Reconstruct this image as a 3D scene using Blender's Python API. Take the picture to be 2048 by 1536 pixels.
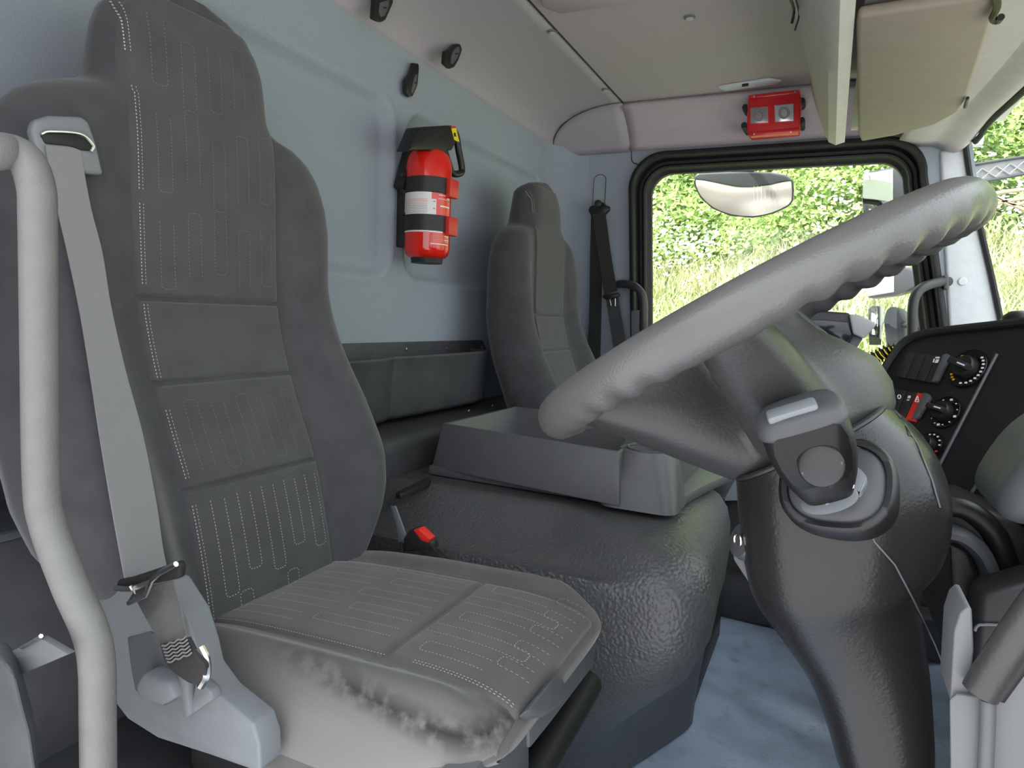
import bpy, bmesh, math, random
import numpy as np
from mathutils import Vector, Matrix, noise as mnoise

for o in list(bpy.data.objects):
    bpy.data.objects.remove(o, do_unlink=True)
scene = bpy.context.scene
COL = scene.collection
random.seed(7)
rng = np.random.default_rng(11)

# ------------------------------------------------------------------ camera
# X = vehicle forward (right in the photo), Y = across the cab, Z = up, cab floor at z = 0
F_PX, CX, CY = 1350.0, 1024.0, 768.0
_y = np.array([636, 113, F_PX]); _y = _y / np.linalg.norm(_y)
_m = np.array([-2911, 254.8, F_PX]); _m = _m - _y * (_m @ _y); _m = _m / np.linalg.norm(_m)
_yb = np.array([_y[0], _y[1], -_y[2]]); _xb = np.array([-_m[0], -_m[1], _m[2]])
ROT = np.array([_xb, _yb, np.cross(_xb, _yb)])          # world = ROT @ camera
CAM = np.array([0.0, 0.0, 1.0])

cam_data = bpy.data.cameras.new('camera')
cam = bpy.data.objects.new('camera', cam_data)
COL.objects.link(cam)
cam_data.sensor_fit = 'HORIZONTAL'
cam_data.sensor_width = 36.0
cam_data.lens = 36.0 * F_PX / 2048.0
cam_data.clip_start = 0.02
cam_data.clip_end = 200
M4 = Matrix(ROT.tolist()).to_4x4()
M4.translation = Vector(CAM.tolist())
cam.matrix_world = M4
scene.camera = cam

# ------------------------------------------------------------------ light
world = bpy.data.worlds.new('sky')
scene.world = world
world.use_nodes = True
wn = world.node_tree
wn.nodes.clear()
w_out = wn.nodes.new('ShaderNodeOutputWorld')
w_bg = wn.nodes.new('ShaderNodeBackground')
w_tc = wn.nodes.new('ShaderNodeTexCoord')
w_sep = wn.nodes.new('ShaderNodeSeparateXYZ')
w_ramp = wn.nodes.new('ShaderNodeValToRGB')
w_ramp.color_ramp.elements[0].position = 0.0
w_ramp.color_ramp.elements[0].color = (0.40, 0.41, 0.43, 1)
w_ramp.color_ramp.elements[1].position = 0.95
w_ramp.color_ramp.elements[1].color = (0.88, 0.94, 1.0, 1)
wn.links.new(w_tc.outputs['Generated'], w_sep.inputs[0])
wn.links.new(w_sep.outputs['Z'], w_ramp.inputs[0])
wn.links.new(w_ramp.outputs[0], w_bg.inputs['Color'])
w_bg.inputs['Strength'].default_value = 2.2
wn.links.new(w_bg.outputs[0], w_out.inputs['Surface'])

sun_d = bpy.data.lights.new('sun', 'SUN')
sun_d.energy = 4.5
sun_d.angle = math.radians(4)
sun_d.color = (1.0, 0.95, 0.87)
sun = bpy.data.objects.new('sun', sun_d)
COL.objects.link(sun)
sun.rotation_euler = Vector((0.50, 0.28, -0.82)).to_track_quat('-Z', 'Y').to_euler()
sun.location = (-6, -4, 10)

vs = scene.view_settings
vs.view_transform = 'Standard'
vs.look = 'None'
vs.gamma = 1.0
vs.use_curve_mapping = False
vs.exposure = 1.15

# ------------------------------------------------------------------ pixel -> point
def ray(px, py):
    return ROT @ np.array([(px - CX) / F_PX, -(py - CY) / F_PX, -1.0])
def pX(px, py, X):
    d = ray(px, py); return Vector((CAM + d * ((X - CAM[0]) / d[0])).tolist())
def pY(px, py, Y):
    d = ray(px, py); return Vector((CAM + d * ((Y - CAM[1]) / d[1])).tolist())
def pZ(px, py, Z):
    d = ray(px, py); return Vector((CAM + d * ((Z - CAM[2]) / d[2])).tolist())
def pL(px, py, p0, n):
    d = Vector(ray(px, py).tolist()); c = Vector(CAM.tolist())
    return c + d * ((p0 - c).dot(n) / d.dot(n))

# ------------------------------------------------------------------ materials
def s2l(c):
    return tuple((v / 12.92 if v <= 0.04045 else ((v + 0.055) / 1.055) ** 2.4) for v in c)

def mat(name, rgb, rough=0.5, noise=0.0, nscale=40.0, bump=0.0, bscale=200.0, btype='NOISE',
        metallic=0.0, spec=0.5, rgb2=None, sheen=0.0, coat=0.0, bdist=0.002, blotch=None):
    m = bpy.data.materials.new(name)
    m.use_nodes = True
    nt = m.node_tree
    b = nt.nodes['Principled BSDF']
    b.inputs['Roughness'].default_value = rough
    b.inputs['Metallic'].default_value = metallic
    b.inputs['Specular IOR Level'].default_value = spec
    b.inputs['Sheen Weight'].default_value = sheen
    b.inputs['Coat Weight'].default_value = coat
    col = rgb if len(rgb) == 4 else (*rgb, 1)
    b.inputs['Base Color'].default_value = col
    tc = nt.nodes.new('ShaderNodeTexCoord')
    if noise > 0 or rgb2:
        n = nt.nodes.new('ShaderNodeTexNoise')
        n.inputs['Scale'].default_value = nscale
        n.inputs['Detail'].default_value = 3
        nt.links.new(tc.outputs['Object'], n.inputs['Vector'])
        r = nt.nodes.new('ShaderNodeValToRGB')
        lo = tuple(v * (1 - noise) for v in col[:3]); hi = tuple(min(1, v * (1 + noise)) for v in (rgb2 or col)[:3])
        r.color_ramp.elements[0].position = 0.35; r.color_ramp.elements[0].color = (*lo, 1)
        r.color_ramp.elements[1].position = 0.65; r.color_ramp.elements[1].color = (*hi, 1)
        nt.links.new(n.outputs['Fac'], r.inputs[0])
        last = r.outputs[0]
        if blotch:
            n2 = nt.nodes.new('ShaderNodeTexNoise')
            n2.inputs['Scale'].default_value = blotch[1]; n2.inputs['Detail'].default_value = 6
            n2.inputs['Roughness'].default_value = 0.65
            nt.links.new(tc.outputs['Object'], n2.inputs['Vector'])
            r2 = nt.nodes.new('ShaderNodeMapRange')
            r2.inputs['From Min'].default_value = blotch[2]; r2.inputs['From Max'].default_value = blotch[3]
            nt.links.new(n2.outputs['Fac'], r2.inputs['Value'])
            mx = nt.nodes.new('ShaderNodeMix'); mx.data_type = 'RGBA'
            nt.links.new(r2.outputs[0], mx.inputs['Factor'])
            nt.links.new(last, mx.inputs['A'])
            mx.inputs['B'].default_value = (*blotch[0], 1)
            last = mx.outputs['Result']
        nt.links.new(last, b.inputs['Base Color'])
    if bump > 0:
        if btype == 'VORONOI':
            t = nt.nodes.new('ShaderNodeTexVoronoi'); t.feature = 'SMOOTH_F1'
            t.inputs['Scale'].default_value = bscale
            out = t.outputs['Distance']
        elif btype == 'WEAVE':
            t = nt.nodes.new('ShaderNodeTexWave'); t.inputs['Scale'].default_value = bscale
            t.inputs['Distortion'].default_value = 1.0
            out = t.outputs['Fac']
        else:
            t = nt.nodes.new('ShaderNodeTexNoise'); t.inputs['Scale'].default_value = bscale
            t.inputs['Detail'].default_value = 2
            out = t.outputs['Fac']
        nt.links.new(tc.outputs['Object'], t.inputs['Vector'])
        bp = nt.nodes.new('ShaderNodeBump')
        bp.inputs['Strength'].default_value = bump
        bp.inputs['Distance'].default_value = bdist
        if btype == 'VORONOI':
            bp.invert = True
        nt.links.new(out, bp.inputs['Height'])
        nt.links.new(bp.outputs[0], b.inputs['Normal'])
    return m

MAT = {}
def defmat(k, *a, **kw):
    MAT[k] = mat(k, *a, **kw)
defmat('wall_fabric', (0.315, 0.36, 0.405), 0.9, noise=0.07, nscale=420, bump=0.08, bscale=500, spec=0.15)
defmat('ceiling_fabric', (0.48, 0.425, 0.445), 0.92, noise=0.05, nscale=200, bump=0.1, bscale=350, spec=0.12)
defmat('strip_fabric', (0.40, 0.375, 0.40), 0.92, noise=0.06, nscale=300, bump=0.08, bscale=500, spec=0.12)
defmat('pillar_plastic', (0.66, 0.69, 0.72), 0.6, noise=0.03, nscale=60, bump=0.1, bscale=500, spec=0.3)
defmat('seat_fabric', (0.052, 0.053, 0.057), 0.85, noise=0.12, nscale=25, bump=0.2, bscale=600, spec=0.25, sheen=0.25, bdist=0.001)
defmat('panel_fabric', (0.056, 0.057, 0.060), 0.8, noise=0.10, nscale=18, bump=0.35, bscale=260, btype='WEAVE', spec=0.3, sheen=0.25, bdist=0.0006)
defmat('cushion_fabric', (0.088, 0.084, 0.080), 0.82, noise=0.10, nscale=22, bump=0.2, bscale=600, spec=0.25, sheen=0.25, bdist=0.001)
defmat('cushion_side', (0.16, 0.15, 0.145), 0.85, noise=0.12, nscale=30, bump=0.2, bscale=600, spec=0.25, sheen=0.25, bdist=0.001,
       blotch=((0.035, 0.034, 0.034), 7.0, 0.54, 0.72))
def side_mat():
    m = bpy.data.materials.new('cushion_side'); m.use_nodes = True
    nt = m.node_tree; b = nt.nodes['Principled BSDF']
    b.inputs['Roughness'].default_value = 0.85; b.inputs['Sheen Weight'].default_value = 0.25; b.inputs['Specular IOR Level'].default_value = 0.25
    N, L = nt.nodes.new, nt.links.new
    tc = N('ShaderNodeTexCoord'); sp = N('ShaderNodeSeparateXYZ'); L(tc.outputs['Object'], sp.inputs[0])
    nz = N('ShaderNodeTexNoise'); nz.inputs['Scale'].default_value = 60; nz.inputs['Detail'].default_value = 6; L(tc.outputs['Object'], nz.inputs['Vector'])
    door_light = N('ShaderNodeMapRange'); door_light.inputs['From Min'].default_value = 0.640; door_light.inputs['From Max'].default_value = 0.590
    L(sp.outputs['Z'], door_light.inputs['Value'])
    m1 = N('ShaderNodeMix'); m1.data_type = 'RGBA'; m1.inputs['A'].default_value = (0.085, 0.082, 0.079, 1); m1.inputs['B'].default_value = (0.155, 0.148, 0.142, 1)  # side fabric brightens downwards: light from the open door painted into the colour
    L(door_light.outputs[0], m1.inputs['Factor'])
    # grimy streak along the edge of the bolster
    ad = N('ShaderNodeMath'); ad.operation = 'MULTIPLY_ADD'; ad.inputs[1].default_value = 0.10; L(sp.outputs['X'], ad.inputs[0]); L(sp.outputs['Z'], ad.inputs[2])
    df = N('ShaderNodeMath'); df.operation = 'SUBTRACT'; df.inputs[1].default_value = 0.583; L(ad.outputs[0], df.inputs[0])
    ab = N('ShaderNodeMath'); ab.operation = 'ABSOLUTE'; L(df.outputs[0], ab.inputs[0])
    bd = N('ShaderNodeMapRange'); bd.inputs['From Min'].default_value = 0.016; bd.inputs['From Max'].default_value = 0.0; L(ab.outputs[0], bd.inputs['Value'])
    xr = N('ShaderNodeMapRange'); xr.inputs['From Min'].default_value = -0.54; xr.inputs['From Max'].default_value = -0.40; L(sp.outputs['X'], xr.inputs['Value'])
    nr = N('ShaderNodeMapRange'); nr.inputs['From Min'].default_value = 0.36; nr.inputs['From Max'].default_value = 0.56; L(nz.outputs['Fac'], nr.inputs['Value'])
    p1 = N('ShaderNodeMath'); p1.operation = 'MULTIPLY'; L(bd.outputs[0], p1.inputs[0]); L(xr.outputs[0], p1.inputs[1])
    p2 = N('ShaderNodeMath'); p2.operation = 'MULTIPLY'; L(p1.outputs[0], p2.inputs[0]); L(nr.outputs[0], p2.inputs[1])
    m2 = N('ShaderNodeMix'); m2.data_type = 'RGBA'; m2.inputs['B'].default_value = (0.022, 0.022, 0.022, 1)
    L(p2.outputs[0], m2.inputs['Factor']); L(m1.outputs['Result'], m2.inputs['A'])
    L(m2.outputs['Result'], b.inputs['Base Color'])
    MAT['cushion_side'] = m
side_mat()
defmat('stitch', (0.42, 0.40, 0.37), 0.8)
defmat('faint_stitch', (0.17, 0.165, 0.16), 0.8)
defmat('belt_web', (0.19, 0.188, 0.195), 0.55, bump=0.12, bscale=350, btype='WEAVE', spec=0.5, sheen=0.2, bdist=0.0006)
defmat('belt_dark', (0.022, 0.021, 0.022), 0.75, bump=0.4, bscale=350, btype='WEAVE', bdist=0.0006)
defmat('belt_glossy', (0.10, 0.098, 0.095), 0.32, noise=0.3, nscale=30, spec=0.6)
defmat('chrome', (0.62, 0.61, 0.6), 0.22, metallic=1.0)
defmat('dull_metal', (0.35, 0.34, 0.33), 0.4, metallic=1.0)
defmat('rail_paint', (0.14, 0.139, 0.135), 0.55, noise=0.04, nscale=60, bump=0.35, bscale=420, spec=0.4, bdist=0.001)
defmat('grey_plastic', (0.165, 0.178, 0.19), 0.5, noise=0.03, nscale=50, bump=0.1, bscale=700, spec=0.4, bdist=0.0006)
defmat('mid_plastic', (0.092, 0.096, 0.102), 0.48, noise=0.05, nscale=40, bump=0.15, bscale=800, spec=0.4, bdist=0.0006)
defmat('tray_plastic', (0.098, 0.100, 0.105), 0.42, noise=0.05, nscale=30, bump=0.12, bscale=800, spec=0.4, bdist=0.0006)
defmat('pocket_plastic', (0.056, 0.058, 0.063), 0.5, noise=0.12, nscale=20, bump=0.2, bscale=600, spec=0.35, bdist=0.0008)
defmat('dark_plastic', (0.022, 0.022, 0.024), 0.45, noise=0.05, nscale=40, bump=0.12, bscale=700, spec=0.4, bdist=0.0006)
defmat('black_plastic', (0.010, 0.010, 0.011), 0.4, spec=0.45, bump=0.08, bscale=700, bdist=0.0006)
defmat('black_gloss', (0.008, 0.0078, 0.0078), 0.2, spec=0.25)
defmat('rubber', (0.014, 0.0145, 0.015), 0.55, spec=0.4)
defmat('rubber_shine', (0.05, 0.052, 0.055), 0.3, spec=0.6)
defmat('tunnel_leather', (0.080, 0.082, 0.086), 0.38, bump=0.8, bscale=190, btype='VORONOI', spec=0.5, bdist=0.0022)
defmat('shroud_leather', (0.015, 0.015, 0.0155), 0.27, bump=0.22, bscale=330, btype='NOISE', spec=0.38, bdist=0.0012)
defmat('wheel_rim', (0.085, 0.084, 0.083), 0.33, noise=0.10, nscale=8, bump=0.4, bscale=420, spec=0.5, bdist=0.0009)
defmat('hub_leather', (0.036, 0.036, 0.036), 0.42, noise=0.12, nscale=9, bump=0.35, bscale=330, spec=0.45, bdist=0.001)
defmat('lid_plastic', (0.06, 0.066, 0.066), 0.5, bump=0.25, bscale=600, bdist=0.0007)
defmat('floor_mat', (0.35, 0.435, 0.57), 0.32, noise=0.14, nscale=6, bump=0.5, bscale=260, btype='VORONOI', spec=0.5, bdist=0.0012,
       blotch=((0.20, 0.25, 0.33), 14.0, 0.55, 0.78))
defmat('red_paint', (0.72, 0.018, 0.010), 0.16, spec=0.5, coat=0.4)
defmat('red_clip', (0.62, 0.035, 0.025), 0.4)
defmat('red_lamp', (0.58, 0.012, 0.018), 0.3, coat=0.2)
defmat('red_switch', (0.78, 0.03, 0.02), 0.4)
defmat('label_white', (0.78, 0.76, 0.74), 0.45)
defmat('label_pink', (0.70, 0.22, 0.20), 0.4)
defmat('label_grey', (0.30, 0.29, 0.29), 0.5)
defmat('yellow_label', (0.85, 0.66, 0.02), 0.45)
defmat('lens_silver', (0.60, 0.63, 0.68), 0.15, metallic=0.6)
defmat('lens_grey', (0.33, 0.32, 0.33), 0.2, metallic=0.4)
defmat('visor_vinyl', (0.30, 0.262, 0.215), 0.7, noise=0.03, nscale=30, bump=0.12, bscale=500, spec=0.25)
defmat('shelf_plastic', (0.56, 0.53, 0.51), 0.6, noise=0.03, nscale=30, bump=0.1, bscale=500, spec=0.3)
defmat('shelf_edge', (0.55, 0.50, 0.38), 0.6)
defmat('white_mark', (0.85, 0.85, 0.85), 0.5)
defmat('amber_mark', (0.80, 0.42, 0.03), 0.5)
defmat('screen_dark', (0.012, 0.015, 0.024), 0.12, spec=0.5)
defmat('cap_grey', (0.33, 0.335, 0.345), 0.45)
defmat('entry_grey', (0.115, 0.119, 0.127), 0.5, bump=0.2, bscale=350, bdist=0.001)
defmat('mirror_glass', (0.80, 0.82, 0.83), 0.03, metallic=1.0)
defmat('mirror_pale', (0.86, 0.78, 0.74), 0.25, metallic=0.55)
defmat('mirror_body', (0.055, 0.06, 0.068), 0.4)
defmat('bank_soil', (0.12, 0.20, 0.035), 0.95, noise=0.3, nscale=3)
defmat('gravel', (0.47, 0.45, 0.44), 0.95, noise=0.2, nscale=12)
defmat('leaf', (0.15, 0.28, 0.05), 0.55, noise=0.3, nscale=2.5, rgb2=(0.36, 0.50, 0.15), spec=0.3)
defmat('leaf_pale', (0.36, 0.48, 0.16), 0.6, noise=0.25, nscale=2.5, spec=0.3)
defmat('grass_blade', (0.50, 0.55, 0.24), 0.7, noise=0.2, nscale=4, rgb2=(0.70, 0.68, 0.46))
defmat('petal', (0.92, 0.91, 0.88), 0.7)
defmat('twig', (0.42, 0.33, 0.24), 0.8)
defmat('cab_paint', (0.70, 0.71, 0.72), 0.35)

def glass_mat(name, tint, fac):
    m = bpy.data.materials.new(name); m.use_nodes = True
    nt = m.node_tree; nt.nodes.clear()
    o = nt.nodes.new('ShaderNodeOutputMaterial')
    t = nt.nodes.new('ShaderNodeBsdfTransparent'); t.inputs[0].default_value = (*tint, 1)
    g = nt.nodes.new('ShaderNodeBsdfGlossy'); g.inputs['Roughness'].default_value = 0.01
    lw = nt.nodes.new('ShaderNodeLayerWeight')
    pw = nt.nodes.new('ShaderNodeMath'); pw.operation = 'POWER'; pw.inputs[1].default_value = 5.0
    fr = nt.nodes.new('ShaderNodeMapRange'); fr.inputs['To Min'].default_value = 0.035; fr.inputs['To Max'].default_value = fac
    nt.links.new(lw.outputs['Facing'], pw.inputs[0]); nt.links.new(pw.outputs[0], fr.inputs['Value'])
    x = nt.nodes.new('ShaderNodeMixShader')
    nt.links.new(fr.outputs[0], x.inputs[0]); nt.links.new(t.outputs[0], x.inputs[1]); nt.links.new(g.outputs[0], x.inputs[2])
    nt.links.new(x.outputs[0], o.inputs['Surface'])
    MAT[name] = m
glass_mat('window_glass', (0.97, 0.985, 0.97), 0.4)
glass_mat('windscreen_glass', (0.95, 0.98, 0.95), 0.3)

# ------------------------------------------------------------------ builders
def smooth_path(pts, per=6, closed=False):
    P = [Vector(p) for p in pts]; n = len(P)
    if n < 3: return P
    out = []
    rngk = range(n if closed else n - 1)
    for i in rngk:
        if closed:
            a, b, c, d = P[(i - 1) % n], P[i], P[(i + 1) % n], P[(i + 2) % n]
        else:
            a = P[i - 1] if i > 0 else P[0] * 2 - P[1]
            b, c = P[i], P[i + 1]
            d = P[i + 2] if i + 2 < n else P[-1] * 2 - P[-2]
        for k in range(per):
            t = k / per
            out.append(0.5 * ((2 * b) + (c - a) * t + (2 * a - 5 * b + 4 * c - d) * t * t + (3 * b - a - 3 * c + d) * t ** 3))
    if not closed: out.append(P[-1])
    return out

class MB:
    """collects shapes into one mesh"""
    def __init__(self):
        self.v = []; self.f = []
    def add(self, v, f):
        o = len(self.v)
        self.v += [tuple(p) for p in v]
        self.f += [tuple(i + o for i in q) for q in f]
        return self
    def grid(self, rows, closed_u=False, closed_v=False, flip=False):
        nr, nc = len(rows), len(rows[0]); v = [p for r in rows for p in r]; f = []
        for i in range(nr if closed_v else nr - 1):
            for j in range(nc if closed_u else nc - 1):
                a, b = i * nc + j, i * nc + (j + 1) % nc
                c, d = ((i + 1) % nr) * nc + (j + 1) % nc, ((i + 1) % nr) * nc + j
                f.append((a, d, c, b) if flip else (a, b, c, d))
        return self.add(v, f)
    def loft(self, rings, cap0=True, cap1=True):
        n = len(rings[0]); v = [p for r in rings for p in r]; f = []
        for i in range(len(rings) - 1):
            for j in range(n):
                f.append((i * n + j, i * n + (j + 1) % n, (i + 1) * n + (j + 1) % n, (i + 1) * n + j))
        if cap0: f.append(tuple(reversed(range(n))))
        if cap1: f.append(tuple(range((len(rings) - 1) * n, len(rings) * n)))
        return self.add(v, f)
    def tube(self, pts, r, n=12, closed=False, per=6, flat=None, up=None):
        P = smooth_path(pts, per, closed) if per > 1 else [Vector(p) for p in pts]
        m = len(P); rr = r if callable(r) else (lambda t: r)
        rings = []; prev = Vector(up) if up else None
        for i in range(m):
            if closed: t = (P[(i + 1) % m] - P[i - 1]).normalized()
            else: t = (P[min(i + 1, m - 1)] - P[max(i - 1, 0)]).normalized()
            if prev is None:
                prev = Vector((0, 0, 1)) if abs(t.z) < 0.9 else Vector((1, 0, 0))
            u = (prev - t * prev.dot(t)).normalized(); w = t.cross(u)
            if not up: prev = u
            q = rr(i / max(1, m - 1)); fl = flat or 1.0
            rings.append([P[i] + u * (q * fl * math.cos(2 * math.pi * k / n)) + w * (q * math.sin(2 * math.pi * k / n)) for k in range(n)])
        if closed:
            return self.grid(rings + [rings[0]], closed_u=True)
        return self.loft(rings)
    def prism(self, poly, vec):
        v = [Vector(p) for p in poly]; n = len(v); vec = Vector(vec)
        f = [tuple(range(n)), tuple(reversed(range(n, 2 * n)))]
        for j in range(n): f.append((j, j + n, (j + 1) % n + n, (j + 1) % n))
        return self.add(v + [p + vec for p in v], f)
    def box(self, c, s, rot=None):
        c = Vector(c); h = Vector(s) * 0.5; v = []
        for dx in (-1, 1):
            for dy in (-1, 1):
                for dz in (-1, 1):
                    p = Vector((dx * h.x, dy * h.y, dz * h.z))
                    if rot is not None: p = rot @ p
                    v.append(c + p)
        return self.add(v, [(0, 1, 3, 2), (4, 6, 7, 5), (0, 4, 5, 1), (2, 3, 7, 6), (0, 2, 6, 4), (1, 5, 7, 3)])
    def lathe(self, prof, base, axis=(0, 0, 1), n=32, ref=None):
        a = Vector(axis).normalized(); u = Vector(ref) if ref else (Vector((1, 0, 0)) if abs(a.x) < 0.9 else Vector((0, 1, 0)))
        u = (u - a * u.dot(a)).normalized(); w = a.cross(u); b = Vector(base)
        rings = [[b + a * h + u * (r * math.cos(2 * math.pi * k / n)) + w * (r * math.sin(2 * math.pi * k / n)) for k in range(n)] for r, h in prof]
        return self.loft(rings)
    def build(self, name, m, parent=None, bevel=0.0, seg=2, smooth=40, sub=0):
        me = bpy.data.meshes.new(name)
        me.from_pydata(self.v, [], self.f)
        bm = bmesh.new(); bm.from_mesh(me)
        bmesh.ops.remove_doubles(bm, verts=bm.verts, dist=1e-6)
        bmesh.ops.recalc_face_normals(bm, faces=bm.faces)
        if bevel > 0:
            es = [e for e in bm.edges if len(e.link_faces) == 2 and e.calc_face_angle(0) > math.radians(25)]
            bmesh.ops.bevel(bm, geom=es, offset=bevel, segments=seg, affect='EDGES', profile=0.5, clamp_overlap=True)
        bm.to_mesh(me); bm.free()
        if smooth:
            for p in me.polygons: p.use_smooth = True
            me.set_sharp_from_angle(angle=math.radians(smooth))
        me.materials.append(MAT[m] if isinstance(m, str) else m)
        o = bpy.data.objects.new(name, me)
        COL.objects.link(o)
        if parent is not None:
            o.parent = parent
            o.matrix_parent_inverse = Matrix.Translation(parent.location).inverted()
        if sub:
            md = o.modifiers.new('subdivision', 'SUBSURF'); md.levels = sub; md.render_levels = sub
        return o

def tag(o, label, cat, group=None, kind=None):
    o['label'] = label
    if cat: o['category'] = cat
    if group: o['group'] = group
    if kind: o['kind'] = kind
    return o
def thing(name, loc, label, cat, group=None):
    e = bpy.data.objects.new(name, None)
    e.empty_display_size = 0.05
    e.location = Vector(loc)
    COL.objects.link(e)
    return tag(e, label, cat, group)
def struct(o, label):
    o['kind'] = 'structure'; o['label'] = label
    return o
def sstep(a, b, x):
    t = max(0.0, min(1.0, (x - a) / (b - a))); return t * t * (3 - 2 * t)
def interp(tab, x):
    if x <= tab[0][0]: return tab[0][1]
    for (a, va), (b, vb) in zip(tab, tab[1:]):
        if x <= b: return va + (vb - va) * (x - a) / (b - a)
    return tab[-1][1]
def sinterp(tab, x):   # smooth (catmull) interpolation
    if x <= tab[0][0]: return tab[0][1]
    if x >= tab[-1][0]: return tab[-1][1]
    for i in range(len(tab) - 1):
        if x <= tab[i + 1][0]:
            x0, y0 = tab[i]; x1, y1 = tab[i + 1]
            xm, ym = tab[i - 1] if i > 0 else tab[i]; xp, yp = tab[i + 2] if i + 2 < len(tab) else tab[i + 1]
            m0 = (y1 - ym) / max(1e-9, x1 - xm); m1 = (yp - y0) / max(1e-9, xp - x0)
            h = x1 - x0; t = (x - x0) / h
            return ((2 * t**3 - 3 * t**2 + 1) * y0 + (t**3 - 2 * t**2 + t) * h * m0 + (-2 * t**3 + 3 * t**2) * y1 + (t**3 - t**2) * h * m1)
def rrect(w, h, r, n=6, cx=0.0, cy=0.0):
    """rounded rectangle loop (2d)"""
    out = []
    for sx, sy, a0 in ((1, 1, 0), (-1, 1, 90), (-1, -1, 180), (1, -1, 270)):
        for k in range(n + 1):
            a = math.radians(a0 + 90 * k / n)
            out.append((cx + sx * (w / 2 - r) + r * math.cos(a), cy + sy * (h / 2 - r) + r * math.sin(a)))
    return out
def strip(mb, pts, side, w, off=None):
    """thin ribbon along pts; side(i) gives the width direction"""
    rows = []
    for i, p in enumerate(pts):
        s = side(i) if callable(side) else Vector(side)
        rows.append([p - s * (w / 2), p + s * (w / 2)])
    return mb.grid(rows)

# ================================================================== STRUCTURE
XR, YD, ZR = -0.99, 2.45, 1.735      # rear wall, passenger door plane, roof
YN = 0.18                            # driver's door plane

def sdf_rr(y, z, y0, y1, z0, z1, r):
    cy, cz, hy, hz = (y0 + y1) / 2, (z0 + z1) / 2, (y1 - y0) / 2 - r, (z1 - z0) / 2 - r
    qy, qz = abs(y - cy) - hy, abs(z - cz) - hz
    return math.hypot(max(qy, 0), max(qz, 0)) + min(max(qy, qz), 0) - r

rows = []
NY, NZ = 330, 190
for i in range(NZ + 1):
    z = 0.0 + 1.63 * (i / NZ); row = []
    for j in range(NY + 1):
        y = YN + (YD - YN) * j / NY
        d = min(sdf_rr(y, z, 0.30, 1.385, 1.085, 1.492, 0.06), sdf_rr(y, z, 1.455, 2.30, 1.085, 1.492, 0.06))
        x = XR - 0.022 * sstep(-0.012, 0.018, -d) + 0.003 * math.exp(-((d - 0.012) / 0.012) ** 2)
        t = y - (YD - 0.13)
        if t > 0: x += 0.13 - math.sqrt(max(0, 0.13 ** 2 - t * t))
        row.append(Vector((x, y, z)))
    rows.append(row)
mb = MB().grid(rows)
struct(mb.build('wall_rear', 'wall_fabric', smooth=50), 'light grey-blue textile-lined rear wall of the truck cab with two shallow recessed panels')

# rear outer skin, blocks light from behind
struct(MB().box((XR - 0.06, (YN + YD) / 2, 0.86), (0.03, YD - YN + 0.1, 1.78)).build('wall_outer', 'cab_paint'), 'painted outer skin of the cab behind the rear lining')

# ceiling: sloped rear strip, main field
def slope_pt(y, t):   # rear crease -> roof seam
    e = sstep(2.31 - 0.22, 2.45, y)
    return Vector((XR + 0.29 * (1 - math.cos(t * math.pi / 2)), y, 1.63 + 0.105 * math.sin(t * math.pi / 2)))
rows = []
for i in range(13):
    t = i / 12
    row = []
    for j in range(60):
        y = YN + (YD - YN) * j / 59
        p = slope_pt(y, t)
        lim = 2.31 + 0.14 * (1 - (p.z - 1.61) / 0.125)
        p.y = min(p.y, lim)
        row.append(p)
    rows.append(row)
mb = MB().grid(rows)
c1 = mb.build('ceiling_rear', 'strip_fabric', smooth=60)
md = c1.modifiers.new('thickness', 'SOLIDIFY'); md.thickness = 0.02; md.offset = 1
struct(c1, 'grey fabric sloping headliner strip above the rear wall')
mb = MB()
mb.prism([(-0.698, YN, ZR), (0.34, YN, ZR), (0.34, 2.31, ZR), (-0.698, 2.31, ZR)], (0, 0, 0.03))
ceil = mb.build('ceiling', 'ceiling_fabric', smooth=30)
struct(ceil, 'grey fabric headliner over the seats')
# raised hatch frame in the headliner
hp = [pZ(1075, -60, ZR - 0.001), pZ(1085, 5, ZR - 0.001), pZ(1120, 18, ZR - 0.001), pZ(1262, -2, ZR - 0.001), pZ(1262, -60, ZR - 0.001)]
MB().prism(hp, (0, 0, -0.012)).build('roof_hatch_frame', 'ceiling_fabric', ceil, bevel=0.004)
MB().tube([(-0.699, YN, ZR - 0.001), (-0.699, 2.31, ZR - 0.001)], 0.0022, 6, per=1).build('panel_joint', 'rubber', ceil)
# corner fillet between sloping strip and side wall
rows = []
for i in range(13):
    p = slope_pt(2.45, i / 12)
    q = Vector((p.x, 2.31 + 0.14 * (1 - (p.z - 1.61) / 0.125), p.z)); b = Vector((p.x, 2.452, 1.608))
    rows.append([q + (b - q) * (k / 6) + Vector((0, 0.0, 0)) for k in range(7)])
cf = MB().grid(rows).build('corner_fillet', 'strip_fabric', ceil, smooth=60)
md = cf.modifiers.new('thickness', 'SOLIDIFY'); md.thickness = 0.02; md.offset = 0
# black vertical joint down the side
MB().tube([(-0.699, 2.309, ZR), (-0.70, 2.36, 1.69), (-0.70, 2.444, 1.615), (-0.695, 2.447, 1.57), (-0.67, 2.447, 1.555)], 0.0018, 6, per=4).build('panel_joint', 'rubber', ceil)

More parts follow.
